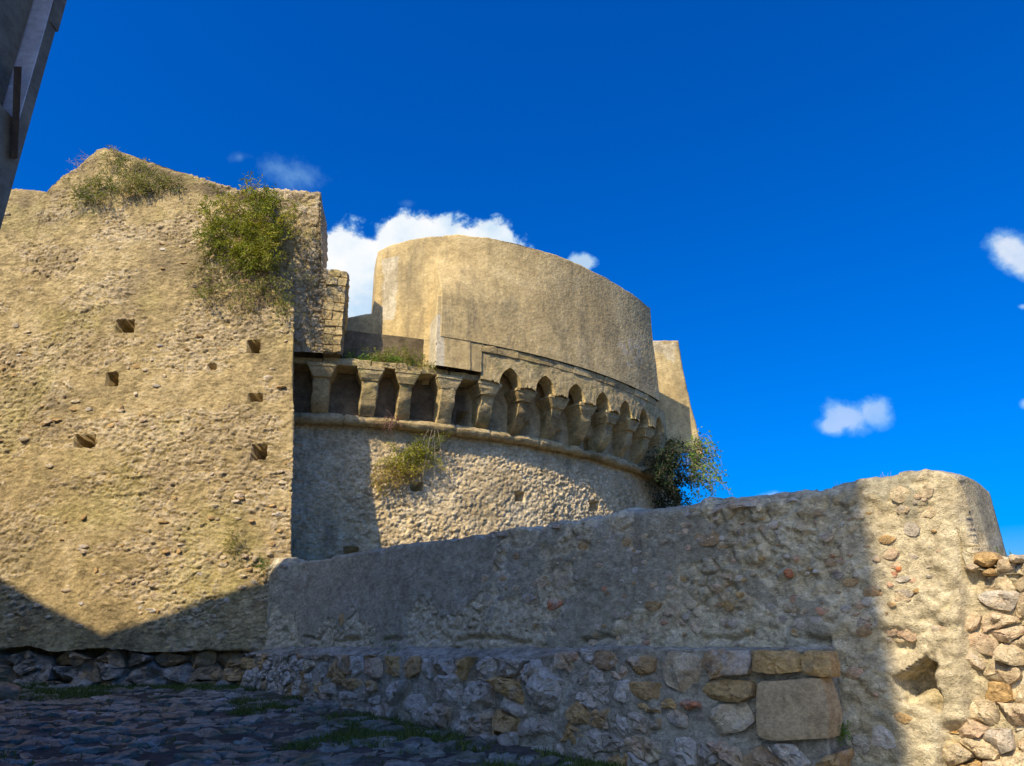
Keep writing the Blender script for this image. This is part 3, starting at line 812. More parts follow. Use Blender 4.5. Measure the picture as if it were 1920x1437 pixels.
rl = 11.2 + fk * (RT(fa) - 11.2)
for q in (.03, .2, .5, .8, 1): rows.append(cyl(np.radians(fa), rl + (11.2 - rl) * q, fz1 + .02 * math.sin(3.1 * q)))
rows.append(cyl(np.radians(fa), np.full(len(fa), 11.2), fz0))
P = np.array(rows); P = P + grid_normals(P) * ((fbm(P, .5, 3, 200) - .5) * .05 + (fbm(P, 17, 3, 210, .7) - .5) * .015)[..., None]
px, py = proj(P)
patch = 1.0 * (px > 714 + 6 * fbm(P, 6, 2, 1)) * (px < 742 + 8 * fbm(P, 9, 2, 2) - (py - 520) * .08) * (py > 486 - (px - 720) * .25) * (py < 600) * (fa < 21)[None]
tpart('drum_wall', P, grid_faces(*P.shape[:2]), M['plaster'], {'stone': np.maximum(patch, drum_stone(P))})
shell('drum_foot', lambda z: 21.5, lambda z: 26.15, lambda z: 14.205, 12.9, 6.38, 7.15, M['plaster'], 50, 30, amp=.02, seed=3)
def quoin(P):
    x, y = proj(P); return 1.0 * (x < 833) * (P[..., 2] < 7.75)
shell('pilaster', lambda z: 21.3, lambda z: 24.9, lambda z: 14.215 - .03 * (z - 7.15), 13.2, 6.37, 8.28, M['plaster'], 46, 90, amp=.016, seed=5, stone=quoin)

def px_cyl(x, y, Rr):
    r = ray(x, y); a_, b_, c_ = r[0] ** 2 + r[1] ** 2, -2 * (r[0] * TC[0] + r[1] * TC[1]), TC @ TC - Rr ** 2
    q = r * ((-b_ - math.sqrt(b_ * b_ - 4 * a_ * c_)) / (2 * a_)); return math.atan2(q[0] - TC[0], -(q[1] - TC[1])) * Rr, q[2]

def path_sheet(name, path, z0, z1, thick, mat, du=0.05, dz=0.05, amp=0.03, back=True, attr=None, seed=0, corner=None):
    p = np.array(path, float); d = np.r_[0, np.cumsum(np.linalg.norm(np.diff(p, axis=0), axis=1))]
    n = int(d[-1] / du) + 2; s = np.linspace(0, d[-1], n); q = np.c_[np.interp(s, d, p[:, 0]), np.interp(s, d, p[:, 1])]
    tg = np.gradient(q, axis=0); tg /= np.linalg.norm(tg, axis=1, keepdims=True); nin = np.c_[-tg[:, 1], tg[:, 0]]
    zz = np.linspace(z0, z1, int((z1 - z0) / dz) + 2)
    P = np.array([np.c_[q, np.full(n, z)] for z in zz] + [np.c_[q + nin * thick * k, np.full(n, z1 + .02 * math.sin(3 * k))] for k in (.2, .5, .8, 1)] + ([np.c_[q + nin * thick, np.full(n, z0)]] if back else []))
    P = P + grid_normals(P) * ((fbm(P, 0.9, 4, 300 + seed) - .5) * amp * 2.2 + (fbm(P, 7, 4, 310 + seed, .6) - .5) * amp)[..., None]
    st = np.zeros(P.shape[:2]) if attr is None else attr(P)
    return tpart(name, P, grid_faces(*P.shape[:2]), mat, {'stone': st})
PA1, PA2 = np.array([-3.78, 17.86]), np.array([-1.75, 17.02])
dA = (PA2 - PA1) / np.linalg.norm(PA2 - PA1)
path_sheet('low_wall', [PA1 - dA * 3.5 + np.array([.02, .05]), PA1 - dA * .02 + np.array([.02, .05])], 6.1, 8.5, .5, M['plaster'], seed=9, amp=.03)

# the parapet stump that joins the bastion
def wing_top(a):
    return np.interp(a, [0, 8.6, 8.7, 9.35, 9.6, 10.3, 12.1], [10.75, 10.75, 10.7, 9.3, 8.62, 8.56, 8.48])
zz = np.linspace(0, 1, 150); aa = np.r_[np.linspace(1, 8.5, 60)[10:], np.linspace(8.55, 9.7, 40), np.linspace(9.73, 12.05, 40)]
kk = np.r_[np.ones(130), np.linspace(1, 0, 10)[1:]]; aa = np.r_[aa, np.full(9, 12.05)]
rows = []
for v in zz: rows.append(cyl(np.radians(aa), 12.9 + 1.32 * kk, 6.38 + (wing_top(aa) - 6.38) * v))
for q in (.3, .6, 1): rows.append(cyl(np.radians(aa), 12.9 + 1.32 * kk * (1 - q), wing_top(aa)))
P = np.array(rows)
w1, w2, wi = worley(P * np.array([5.5, 5.5, 9]) + .7 * fbm(P, 6, 3, 3)[..., None], 33)
P = P + grid_normals(P) * ((sstep(w2 - w1, 0, .16) * .03 + wi * .035) + (fbm(P, 1, 3, 5) - .5) * .08 + (fbm(P, 11, 3, 6, .65) - .5) * .06)[..., None]
tpart('parapet_stump', P, grid_faces(*P.shape[:2]), M['bastion'], {'stone': sstep(w2 - w1, .02, .25), 'dark': np.zeros(P.shape[:2])})
rng = np.random.default_rng(12)
zc = 6.40
while zc < 8.45:
    hh = rng.uniform(.17, .26); a = 10.0 + rng.uniform(0, .5)
    while a < 12.0:
        b = min(a + rng.uniform(.9, 1.5), 12.15)
        if b - a > .3: arc_block('ashlar_block', a, b - .05, 13.7, 14.30 + rng.uniform(-.01, .03), zc, min(zc + hh - .012, 8.56), M['corbel'], 6, .08, rnd=rng.uniform(.2, .8))
        a = b
    zc += hh

# pier beyond the drum
def pier_path(z):
    xr = 6.04 + 0.50 * (max(0, 10.25 - z) / 3.9) ** 1.35
    return np.array([(4.75, 26.5), (4.78, 24.05), (4.95, 24.0), (xr - .06, 24.0), (xr, 24.05), (xr + .35, 27.0)])
rows = []
zr = np.linspace(6.1, 10.28, 90)
for z in zr:
    p = pier_path(z); d = np.r_[0, np.cumsum(np.linalg.norm(np.diff(p, axis=0), axis=1))]; s = np.linspace(0, d[-1], 120)
    rows.append(np.c_[np.interp(s, d, p[:, 0]), np.interp(s, d, p[:, 1]), np.full(120, z)])
last = rows[-1]; cen = np.array([5.5, 25.5, 10.28])
for q in (.3, .7, 1): rows.append(last + (cen - last) * q)
P = np.array(rows); P = P + grid_normals(P) * ((fbm(P, 1, 4, 31) - .5) * .06 + (fbm(P, 7, 3, 32) - .5) * .03)[..., None]
tpart('pier', P, grid_faces(*P.shape[:2]), M['plaster'], {'stone': 1.0 * (fbm(P, .9, 3, 66) > .52) * (P[..., 2] > 8.4) * .55})

# ---------------------------------------------------------------- parapet wall along the lane
def wz(px_list, w0): return np.array([px_wall(x, y, w0) for x, y in px_list])
SET = -0.34
parapet = thing('parapet_wall', 'long weathered parapet wall of crumbling grey render, its near end broken and sunlit', 'wall', (WA[0], WA[1], -0.8))
PO = np.array([WA[0], WA[1], -0.8])
topp = wz([(490, 1067), (545, 1058), (620, 1048), (700, 1034), (850, 1011), (1000, 991), (1150, 969), (1300, 955), (1345, 950), (1400, 941), (1430, 935), (1500, 927), (1522, 933),
           (1560, 921), (1640, 907), (1700, 894), (1740, 888), (1775, 893), (1792, 902)], SET)
UC = topp[-1, 0]
low = wz([(1800, 1072), (1835, 1052), (1880, 1062), (1930, 1050)], SET)
tu = np.r_[-2.0, topp[:, 0], UC + .03, UC + .05, low[1:, 0], low[-1, 0] + 3]; tz = np.r_[topp[0, 1], topp[:, 1], low[0, 1], low[0, 1], low[1:, 1], low[-1, 1]]
us = np.unique(np.r_[np.linspace(-2, 0, 30), np.linspace(0, 6, 260), np.linspace(6, UC, 330), np.linspace(UC, UC + .03, 34), np.linspace(UC + .03, UC + 2.4, 100)])
tops = np.interp(us, tu, tz)
step = sstep(us, UC, UC + .03)
tops = tops + (fbm(np.c_[us, us * 0, us * 0], 3.2, 4, 5) - .5) * .075 * (1 - step * .3) + (np.floor(us * 2.3 + .4 * np.sin(us * 5)) % 2) * .015
zb = -1.75; nz_ = 170
rows = []
for v in np.linspace(0, 1, nz_):
    z = zb + (tops - zb) * v
    rows.append(np.c_[us, z, SET - 0.03 * (z - zb)])
thick = 0.85
for q in (.04, .12, .3, .5, .7, .88, .97, 1): rows.append(np.c_[us, tops + .05 * math.sin(q * 3.14), SET - .03 * (tops - zb) - thick * q])
for z in (0.2, -.8, -1.75): rows.append(np.c_[us, np.minimum(tops, z), np.full(len(us), SET - .09 - thick)])
A = np.array(rows)
fr0 = wall_frame(0.0)
P = fr0(A[..., 0], A[..., 1], A[..., 2]); Nn = grid_normals(P)
px, py = proj(P)
pl_edge = 1165 + 70 * (fbm(np.stack([A[..., 0], A[..., 1], 0 * A[..., 0]], -1), 1.6, 4, 12) - .5) * 2 - np.clip((px - 720) * .45, 0, 200)
plas = sstep(pl_edge - py, -1.5, 1.5) * sstep(px, 548, 556) * sstep(905 + 90 * (fbm(P, 2, 3, 2) - .5) - px, -3, 3) * sstep(py - (1250 - .225 * px * 1.0 - 50 + 14 * np.sin(px * .05)), -1e9, 1)
plas2 = sstep(fbm(P, 1.15, 4, 14), .56, .60)
pl = np.maximum(plas, plas2 * .8)
Q1, Q2_, QI = worley(P * np.array([5.2, 5.2, 7]) + .6 * fbm(P, 4, 3, 3)[..., None], 44)
S1, S2, SI = worley(P * 14, 45)
conv = (sstep(Q2_ - Q1, .0, .30) * .03 + (QI - .5) * .05) * (QI > .3) + (sstep(S2 - S1, 0, .3) * .5 + SI - .7) * .022
d_ = (fbm(P, .7, 3, 15) - .5) * .11 + (fbm(P, 7, 5, 16, .72) - .5) * .075 * (1 - .7 * pl) + conv * (1 - pl) * (.35 + .65 * sstep(fbm(P, 1.3, 3, 17), .4, .6)) + pl * .028 + (fbm(P, 12, 3, 18) - .5) * .016
d_ *= 1 - .75 * np.exp(-((A[..., 0] - UC) / .22) ** 2)
rubz = sstep(px, 1790, 1815) * sstep(px - 1800 - (py - 1250) * .10, -10, 25) + sstep(py, 1345, 1372) * sstep(px, 1755, 1775)
d_ -= .10 * np.clip(rubz, 0, 1) * (A[..., 2] > SET - .2)
d_ -= .07 * np.exp(-((A[..., 1] - .03 - .16 * (fbm(P, 2.6, 3, 20) - .5)) / .032) ** 2) * sstep(fbm(P, 2.4, 3, 19), .45, .62) * (px < 1560)          # crumbled line over the ledge
nxp, nyp = px - 1722 + 6 * np.sin(py * .09), py - 1288 + 7 * np.sin(px * .07)
nm = np.minimum(40 - np.abs(nxp - nyp * .15), 47 - np.maximum(0, -nxp) * .55 - np.abs(nyp)) + 8 * (fbm(P, 9, 3, 23) - .5)
nk = sstep(nm, 0, 6) * (A[..., 2] > SET - .2)
d_ = d_ * (1 - nk) + nk * (-.36 + .27 * sstep(nyp, -5, 40) * sstep(-nxp, -40, 10))
jag = (fbm(P, 3.0, 4, 88) - .5)
bl = sstep(A[..., 1], -.05, .25) * sstep(.6 - A[..., 1], 0, .1) * sstep(px, 1790, 1800)
d_ += .16 * (1 - sstep(A[..., 0], .55, 1.25)) * (A[..., 2] > SET - .2)
hollow = np.exp(-(((px - 1700) / 45) ** 2 + ((py - 1215) / 28) ** 2)); d_ -= .12 * hollow
P = P + Nn * d_[..., None]
new_obj('wall_body', mesh_np('wall_body', (P - PO).reshape(-1, 3), grid_faces(*P.shape[:2]), M['wall'], True, {'plaster': pl}), parapet)

# coloured stones showing in the wall face
rng = np.random.default_rng(21)
wf = wall_frame(SET)
named = [(1028, 1133, 34, 24, .99), (1075, 1083, 18, 10, .3), (1128, 1103, 16, 12, .97), (1118, 1060, 14, 10, .96), (1240, 1167, 14, 12, .96), (1268, 1167, 20, 14, .95), (1205, 1205, 16, 12, .97),
         (1103, 1205, 18, 14, .95), (1342, 1100, 14, 12, .96), (1378, 1084, 24, 16, .3), (1385, 1115, 16, 14, .56), (1478, 1075, 16, 20, .99), (1490, 1047, 16, 16, .96), (1473, 1043, 12, 12, .3),
         (1560, 1042, 12, 8, .96), (1610, 1135, 30, 18, .95), (1600, 1152, 22, 8, .96), (1625, 1173, 18, 10, .98), (1623, 1157, 18, 12, .9), (1418, 988, 20, 14, .82), (1445, 983, 18, 18, .3), (1383, 981, 18, 8, .96),
         (1678, 1066, 12, 18, 1.0), (1680, 1127, 12, 8, .97), (1685, 928, 42, 34, .82), (1728, 918, 44, 34, .83), (1690, 955, 28, 16, .8), (1735, 958, 40, 26, .82), (1560, 1300, 32, 44, .3), (1600, 1262, 40, 26, .92),
         (1475, 1140, 36, 24, .8), (1640, 1303, 18, 10, .95), (1775, 1368, 36, 24, .56), (900, 1085, 20, 16, .9), (855, 1165, 24, 22, .9), (985, 1120, 22, 20, .3), (1005, 1095, 26, 22, .92), (1190, 1035, 16, 8, .3),
         (1320, 1010, 60, 36, .7), (1220, 1135, 30, 22, .5), (640, 1162, 12, 26, .5), (1690, 1345, 44, 22, .46), (1655, 1385, 50, 44, .2), (1610, 1400, 44, 40, .12)]
def blob_poly(cu0, cv0, wd, hg, rng, n=9):
    an = np.linspace(0, 2 * math.pi, n, endpoint=False) + rng.uniform(-.25, .25, n)
    return np.c_[cu0 + np.cos(an) * wd / 2 * rng.uniform(.78, 1.15, n), cv0 + np.sin(an) * hg / 2 * rng.uniform(.78, 1.15, n)]
def wall_surface(u, v):
    i = min(np.searchsorted(us, u), len(us) - 1); j = int(np.clip((v - zb) / (tops[i] - zb) * (nz_ - 1), 0, nz_ - 1)); return -.03 * (v - zb) + float(d_[j, i])
for k, (x, y, wd, hg, rn) in enumerate(named):
    u, v = px_wall(x, y, SET); u2, _ = px_wall(x + wd, y, SET); _, v2 = px_wall(x, y - hg, SET)
    add_stone('face_stone', parapet, blob_poly(u, v, abs(u2 - u), abs(v2 - v), rng), wf, rn, M['stone'], depth=.10, proud=wall_surface(u, v) + .006, bulge=.008, rough=.022, m=14, tilt=.08, seed=400 + k)
for k in range(330):
    x, y = rng.uniform(860, 1760), rng.uniform(930, 1205)
    if y < 1065 - (x - 490) * .125 - 10 + 12: continue
    u, v = px_wall(x, y, SET)
    if v > np.interp(u, tu, tz) - .06 or v < .02: continue
    wd = rng.uniform(.04, .15) if rng.random() < .6 else rng.uniform(.03, .07)
    add_stone('face_stone', parapet, blob_poly(u, v, wd, wd * rng.uniform(.5, .9), rng, 7), wf, float(rng.choice([.05, .14, .14, .3, .3, .44, .5, .68, .8, .8, .9, .9, .95])), M['stone'], depth=.08,
              proud=wall_surface(u, v) + rng.uniform(-.002, .014), bulge=.004, tilt=.12, rough=.016, m=9, rings=(1, .65), seed=600 + k)
# flat stones capping the wall
u = 0.1
while u < UC - .15:
    L = rng.uniform(.25, .62)
    if rng.random() < (.15 if u < 6.5 else .5):
        z = float(np.interp(u + L / 2, tu, tz)); hh = rng.uniform(.05, .10)
        poly = np.array([(u, z - hh * .6), (u + L * .97, z - hh * .6), (u + L * .95, z + hh * .35), (u + L * .5, z + hh * .5), (u + .02, z + hh * .3)])
        add_stone('coping_stone', parapet, poly, wf, float(rng.choice([.3, .46, .14, .8, .14])), M['stone'], depth=.45, proud=wall_surface(u, z) + rng.uniform(-.01, .015), bulge=.012, rough=.045, m=16, seed=int(u * 100))
    u += L
# rubble of the lower sunlit end: stones on the face
def keep_end(u, v):
    x, y = proj(fr0(u, v, SET)); 
    return x > 1560 and y < 1500 and (x > 1800 + 30 * math.sin(y * .03) + (y - 1250) * .10 or (y > 1352 + 14 * math.sin(x * .06) and x > 1765)) and v < np.interp(u, tu, tz) - .05
for k, c in enumerate(voronoi_cells((UC - 1.6, UC + 1.6, -1.35, .62), .21, .135, 61, .48, keep_end)):
    add_stone('rubble_stone', parapet, shrink(c, .006), wf, float(rng.choice([.3, .52, .8, .8, .82, .84, .84, .86, .9, .9, .92, .935])), M['stone'], depth=.14, proud=-.055 + rng.uniform(-.025, .025) - .03 * (c[:, 1].mean() - zb), bulge=.02, rough=.045, m=18, seed=800 + k, tilt=.28, noise=8)
for k, (x, y, wd, hg) in enumerate([(1850, 1048, 46, 34), (1885, 1062, 40, 26), (1905, 1048, 30, 20), (1825, 1068, 26, 16), (1862, 1075, 30, 16)]):
    u, v = px_wall(x, y, SET - .15); u2, _ = px_wall(x + wd, y, SET - .15); _, v2 = px_wall(x, y - hg, SET - .15)
    add_stone('loose_stone', parapet, blob_poly(u, v, abs(u2 - u), abs(v2 - v), rng), wall_frame(SET - .12), (.5, .8, .82, .3, .46)[k], M['stone'], depth=.2, proud=.0, bulge=.06, rough=.035, m=16, seed=900 + k)

# ---------------------------------------------------------------- stone ledge at the foot of the wall
ledge = thing('stone_ledge', 'low rubble stone bench running along the foot of the parapet wall', 'ledge', (WA[0], WA[1], -0.8))
LZ = -0.10
def lz(u): return -0.19 + 0.14 * sstep(np.asarray(u, float), 6.6, 9.0)
us = np.r_[np.full(8, -.12), np.linspace(-.12, 10.80, 420), np.full(8, 10.80)]; kk = np.r_[np.linspace(0, 1, 9)[:-1], np.ones(420), np.linspace(1, 0, 9)[1:]]
tz_l = lz(us) + (fbm(np.c_[us, us * 0, us * 0], 1.3, 4, 71) - .5) * .035
rows = []
for z in np.linspace(-1.75, 0, 90): rows.append(np.c_[us, np.minimum(-1.75 + (tz_l + 1.75) * (z + 1.75) / 1.75, 9), (-.45 + kk * (.45 - .05 + .035 * (-z)))])
for q in np.linspace(0, 1, 12)[1:]: rows.append(np.c_[us, tz_l + (-.035 - lz(us)) * q ** .8, (-.45 + kk * (.45 - .05)) * (1 - q) + (-.45) * q])
A = np.array(rows); P = fr0(A[..., 0], A[..., 1], A[..., 2]); Nn = grid_normals(P)
P = P + Nn * ((fbm(P, 1.4, 4, 72) - .5) * .10 * (A[..., 1] < lz(A[..., 0]) - .04) + (fbm(P, 6, 4, 73, .65) - .5) * .07)[..., None]
new_obj('mortar_core', mesh_np('mortar_core', (P - PO).reshape(-1, 3), grid_faces(*P.shape[:2]), M['ledge_core']), ledge)
z1_ = [(.45, [(180, 240), (215, 170), (400, 170), (435, 200), (430, 290), (270, 340), (215, 290)]), (.82, [(480, 240), (550, 130), (740, 150), (775, 190), (765, 370), (645, 470), (540, 400), (480, 310)]),
       (.36, [(775, 165), (850, 120), (1170, 125), (1200, 230), (1180, 310), (980, 310), (860, 350), (840, 290), (775, 210)]), (.56, [(1195, 130), (1570, 130), (1575, 190), (1565, 290), (1370, 305), (1210, 285), (1205, 190)]),
       (.55, [(1590, 160), (1640, 125), (1780, 130), (1800, 190), (1820, 330), (1720, 330), (1600, 300)]), (.45, [(245, 370), (475, 375), (475, 510), (430, 525), (320, 500), (260, 440)]),
       (.52, [(800, 385), (900, 355), (1190, 355), (1210, 510), (1020, 525), (860, 515), (805, 470)]), (-1, [(1250, 780), (1240, 520), (1250, 370), (1730, 345), (1770, 440), (1815, 640), (1800, 810), (1370, 835), (1270, 810)]),
       (.80, [(700, 720), (820, 620), (900, 560), (1160, 540), (1215, 690), (1110, 760), (870, 810), (740, 770)]), (.95, [(615, 550), (660, 515), (770, 525), (790, 570), (700, 580)]),
       (.5, [(490, 540), (540, 500), (600, 530), (590, 580), (510, 590)]), (.3, [(530, 620), (590, 590), (690, 640), (690, 735), (590, 730), (540, 680)]), (.46, [(385, 650), (500, 655), (490, 740), (410, 745)]),
       (.5, [(250, 530), (330, 540), (490, 600), (490, 625), (330, 585), (260, 560)]), (.2, [(135, 500), (150, 370), (230, 350), (245, 500), (200, 530)])]
z2_ = [(.5, [(20, 270), (80, 230), (180, 250), (180, 340), (110, 350), (30, 330)]), (.2, [(815, 310), (880, 270), (905, 300), (885, 440), (830, 450)]), (.5, [(905, 330), (960, 260), (995, 270), (985, 430), (920, 440)]),
       (.42, [(1000, 200), (1130, 210), (1130, 390), (1040, 400), (995, 370)]), (.2, [(1145, 220), (1240, 220), (1255, 380), (1180, 410), (1140, 370)]), (.9, [(1260, 230), (1455, 230), (1450, 430), (1380, 430), (1270, 390)]),
       (.54, [(1465, 205), (1640, 205), (1640, 400), (1560, 410), (1460, 400)]), (.5, [(1660, 310), (1720, 220), (1820, 220), (1830, 380), (1740, 430), (1665, 400)]), (.2, [(1835, 240), (1960, 230), (1960, 430), (1850, 410)]),
       (.55, [(760, 470), (830, 465), (850, 520), (820, 590), (760, 570)]), (.28, [(860, 530), (920, 490), (985, 500), (990, 590), (870, 590)]), (.52, [(1030, 450), (1230, 440), (1270, 540), (1150, 550), (1040, 520)]),
       (.45, [(1285, 470), (1380, 460), (1395, 550), (1295, 565)]), (.15, [(1010, 580), (1080, 570), (1210, 600), (1210, 645), (1040, 645)]), (.2, [(1315, 640), (1430, 610), (1425, 690), (1340, 690)]),
       (.2, [(1280, 730), (1420, 730), (1430, 785), (1300, 790)]), (.15, [(800, 650), (910, 650), (920, 710), (820, 720)]), (.68, [(960, 715), (1250, 690), (1260, 770), (990, 765)]), (.12, [(1455, 590), (1530, 580), (1600, 740), (1560, 860), (1480, 740)]),
       (.2, [(660, 410), (740, 380), (760, 460), (690, 480)]), (.15, [(1660, 680), (1760, 600), (1890, 600), (1920, 760), (1900, 900), (1790, 880), (1700, 760)])]
traced = []
for S_, (ox, oy), k_ in ((z1_, (1120, 1190), 460 / 1920), (z2_, (440, 1190), 360 / 1920)):
    for rn, pts in S_:
        traced.append((rn, np.array([px_wall(ox + k_ * x, oy + k_ * y, .02) for x, y in pts])))
lf = wall_frame(0.0)
for k, (rn, p) in enumerate(traced):
    big = rn < 0
    p = p.copy(); p[:, 1] = np.minimum(p[:, 1], lz(p[:, 0]) + .012 + .006 * (k % 3))
    add_stone('ledge_stone', ledge, p, lf, .5 if big else rn, M['block'] if big else M['stone'], depth=.2, proud=.0 if not big else .015, bulge=.012 if big else .016, rough=.014 if big else .034,
              m=36 if big else 24, seed=1000 + k, round_=0, tilt=.03 if big else .13, flat=big, noise=5 if big else 9)
def inside(pt, poly, grow):
    c = poly.mean(0); q = c + (poly - c) * grow; x, y = pt; r = False
    for i in range(len(q)):
        (x0, y0), (x1, y1) = q[i], q[i - 1]
        if (y0 > y) != (y1 > y) and x < (x1 - x0) * (y - y0) / (y1 - y0) + x0: r = not r
    return r
def free(u, v):
    if v < gz(WA[1] + WD[1] * u) - .06: return False
    return not any(abs(u - p[:, 0].mean()) < 1 and inside((u, v), p, 1.30) for _, p in traced)
rng = np.random.default_rng(31)
for k, c in enumerate(voronoi_cells((-.1, 10.9, -1.36, -.06), .27, .19, 77, .45, lambda u, v: free(u, v) and not (4.6 < u < 8.0))):
    c_ = shrink(c, .012); c_[:, 1] = np.minimum(c_[:, 1], lz(c_[:, 0]) + .008)
    add_stone('ledge_stone', ledge, c_, lf, float(rng.choice([.05, .12, .18, .2, .28, .3, .46, .68, .8, .9])), M['stone'], depth=.2, proud=rng.uniform(-.05, .0) + .035 * max(0, -c[:, 1].mean()), bulge=.016, rough=.058,
              m=20, seed=1200 + k, tilt=.16, noise=10)
for k, c in enumerate(voronoi_cells((4.6, 8.0, -1.3, -.10), .40, .27, 79, .45, lambda u, v: free(u, v))):
    c_ = shrink(c, .006); c_[:, 1] = np.minimum(c_[:, 1], lz(c_[:, 0]) + .008)
    add_stone('ledge_stone', ledge, c_, lf, float(rng.choice([.1, .14, .18, .25, .3, .3, .5, .14])), M['stone'], depth=.2, proud=rng.uniform(-.05, .02) + .05 * max(0, -c[:, 1].mean()), bulge=.03, rough=.075,
              m=30, rings=(1, .94, .84, .7, .52, .34, .16), seed=1400 + k, tilt=.25, noise=7)

# ---------------------------------------------------------------- houses behind the camera, on the left
def prism(profile, y0, y1):
    n = len(profile); V = [(x, y0, z) for x, z in profile] + [(x, y1, z) for x, z in profile]
    Fc = [list(range(n)), list(range(2 * n - 1, n - 1, -1))] + [[i, i + n, (i + 1) % n + n, (i + 1) % n] for i in range(n)]
    return V, Fc
def hpart(name, VF, mat, parent, o, smooth=False):
    return new_obj(name, mesh_np(name, np.array(VF[0], float) - o, VF[1], mat, smooth), parent)
HX, HY = -4.5, 5.5
HBASE, HVAL, HSOUTH = 10.6, 9.42, -5.0
ho = np.array([-9.0, 0.0, -1.6])
house = thing('house', 'tall shaded grey rendered house with a recessed window at its corner', 'house', tuple(ho))
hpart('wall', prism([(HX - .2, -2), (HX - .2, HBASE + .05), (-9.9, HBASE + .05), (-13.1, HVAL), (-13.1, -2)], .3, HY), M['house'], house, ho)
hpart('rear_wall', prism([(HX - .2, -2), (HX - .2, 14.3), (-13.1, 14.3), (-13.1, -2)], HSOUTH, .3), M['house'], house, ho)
fb_ = boxes([(HX - .2, HX, HSOUTH, .3, -2, 14.28), (HX - .2, HX, .3, 4.2, -2, HBASE), (HX - .2, HX, 4.2, 5.38, -2, 4.45), (HX - .2, HX, 4.2, 5.38, 8.2, HBASE), (HX - .2, HX, 5.38, HY, -2, 5.68)])
hpart('front_wall', fb_, M['house'], house, ho)
hpart('corner_band', boxes([(HX - .2, HX + .012, 5.383, HY + .022, 5.682, HBASE - .01)]), M['house'], house, ho)
win = hpart('window', boxes([(HX - .197, HX - .16, 4.21, 4.27, 4.46, 8.19), (HX - .197, HX - .16, 4.27, 5.37, 8.1, 8.19)]), M['timber'], house, ho)
hpart('jamb', boxes([(HX - .195, HX - .004, 5.362, 5.379, 4.453, 8.195)]), M['jamb'], win, ho)
hpart('shutter', boxes([(HX - .194, HX - .17, 4.28, 5.34, 4.47, 8.09)]), M['house'], win, ho)
sp_ = [atY(x, y, 1.0) for x, y in ((26, 125), (41, 125), (33, 298), (21, 298))]
V = []
for off in (0.004, 0.05):
    for r in sp_:
        t = (HX + off) / r[0]; V.append(tuple(np.array(r) * t))
hpart('timber_strut', (V, [[3, 2, 1, 0], [4, 5, 6, 7], [0, 1, 5, 4], [1, 2, 6, 5], [2, 3, 7, 6], [3, 0, 4, 7]]), M['timber'], house, ho)
ho2 = np.array([-18.0, 2.0, -1.6])
house2 = thing('house', 'plain rendered house with a pitched roof adjoining the tall shaded house', 'house', tuple(ho2))
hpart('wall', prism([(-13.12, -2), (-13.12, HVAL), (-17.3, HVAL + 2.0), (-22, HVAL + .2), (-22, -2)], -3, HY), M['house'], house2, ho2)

# ---------------------------------------------------------------- loose rock on the paving
def boulder(name, label, c, r, seed, rn):
    n = 14; th = np.linspace(0.05, math.pi - .05, n); ps = np.linspace(0, 2 * math.pi, 2 * n)
    T, Ps = np.meshgrid(th, ps, indexing='ij'); D_ = np.stack([np.sin(T) * np.cos(Ps), np.sin(T) * np.sin(Ps), np.cos(T)], -1)
    rr = 1 + (fbm(D_ + seed, 1.6, 4, seed) - .5) * .7; P = D_ * rr[..., None] * np.array(r); P[:, -1] = P[:, 0]
    o = new_obj(name, mesh_np(name, P.reshape(-1, 3), grid_faces(*T.shape)[:, ::-1], M['stone'], True, {'rnd': np.full(T.size, rn)}), None, c); tag(o, label, 'rock'); return o
pb = atY(8, 1300, 11.9)
boulder('rock', 'brown boulder lying on the dark paving before the bastion', (pb[0] - .05, 11.9, gz(11.9) + .10), (.26, .22, .18), 5, .68)

# ---------------------------------------------------------------- plants
def strands(n, start, direc, length, grav, wob, rng, seg=.07):
    out = []
    for _ in range(n):
        p = np.array(start(rng), float); d = np.array(direc(rng), float); d /= np.linalg.norm(d); L = rng.uniform(*length); k = max(3, int(L / seg)); pts = [p]
        for _i in range(k):
            d = d + rng.normal(0, wob, 3) + np.array([0, 0, -grav]); d /= np.linalg.norm(d); p = p + d * seg; pts.append(p)
        out.append(np.array(pts))
    return out
def stems_mesh(name, S_, r, mat, o):
    V, Fc = [], []; b = 0
    for s in S_:
        n = len(s); tg = np.gradient(s, axis=0); tg /= np.maximum(np.linalg.norm(tg, axis=1, keepdims=True), 1e-6)
        a = np.cross(tg, [0.31, .22, .92]); a /= np.maximum(np.linalg.norm(a, axis=1, keepdims=True), 1e-6); c = np.cross(tg, a)
        rad = np.linspace(r, r * .35, n)[:, None]
        for q in range(3):
            V.append(s + rad * (a * math.cos(q * 2.094) + c * math.sin(q * 2.094)))
        i = np.arange(n - 1)
        for q in range(3):
            q2 = (q + 1) % 3
            Fc.append(np.stack([b + q * n + i, b + q2 * n + i, b + q2 * n + i + 1, b + q * n + i + 1], -1))
        b += 3 * n
    return mesh_np(name, np.vstack(V) - o, np.vstack(Fc), mat, True)
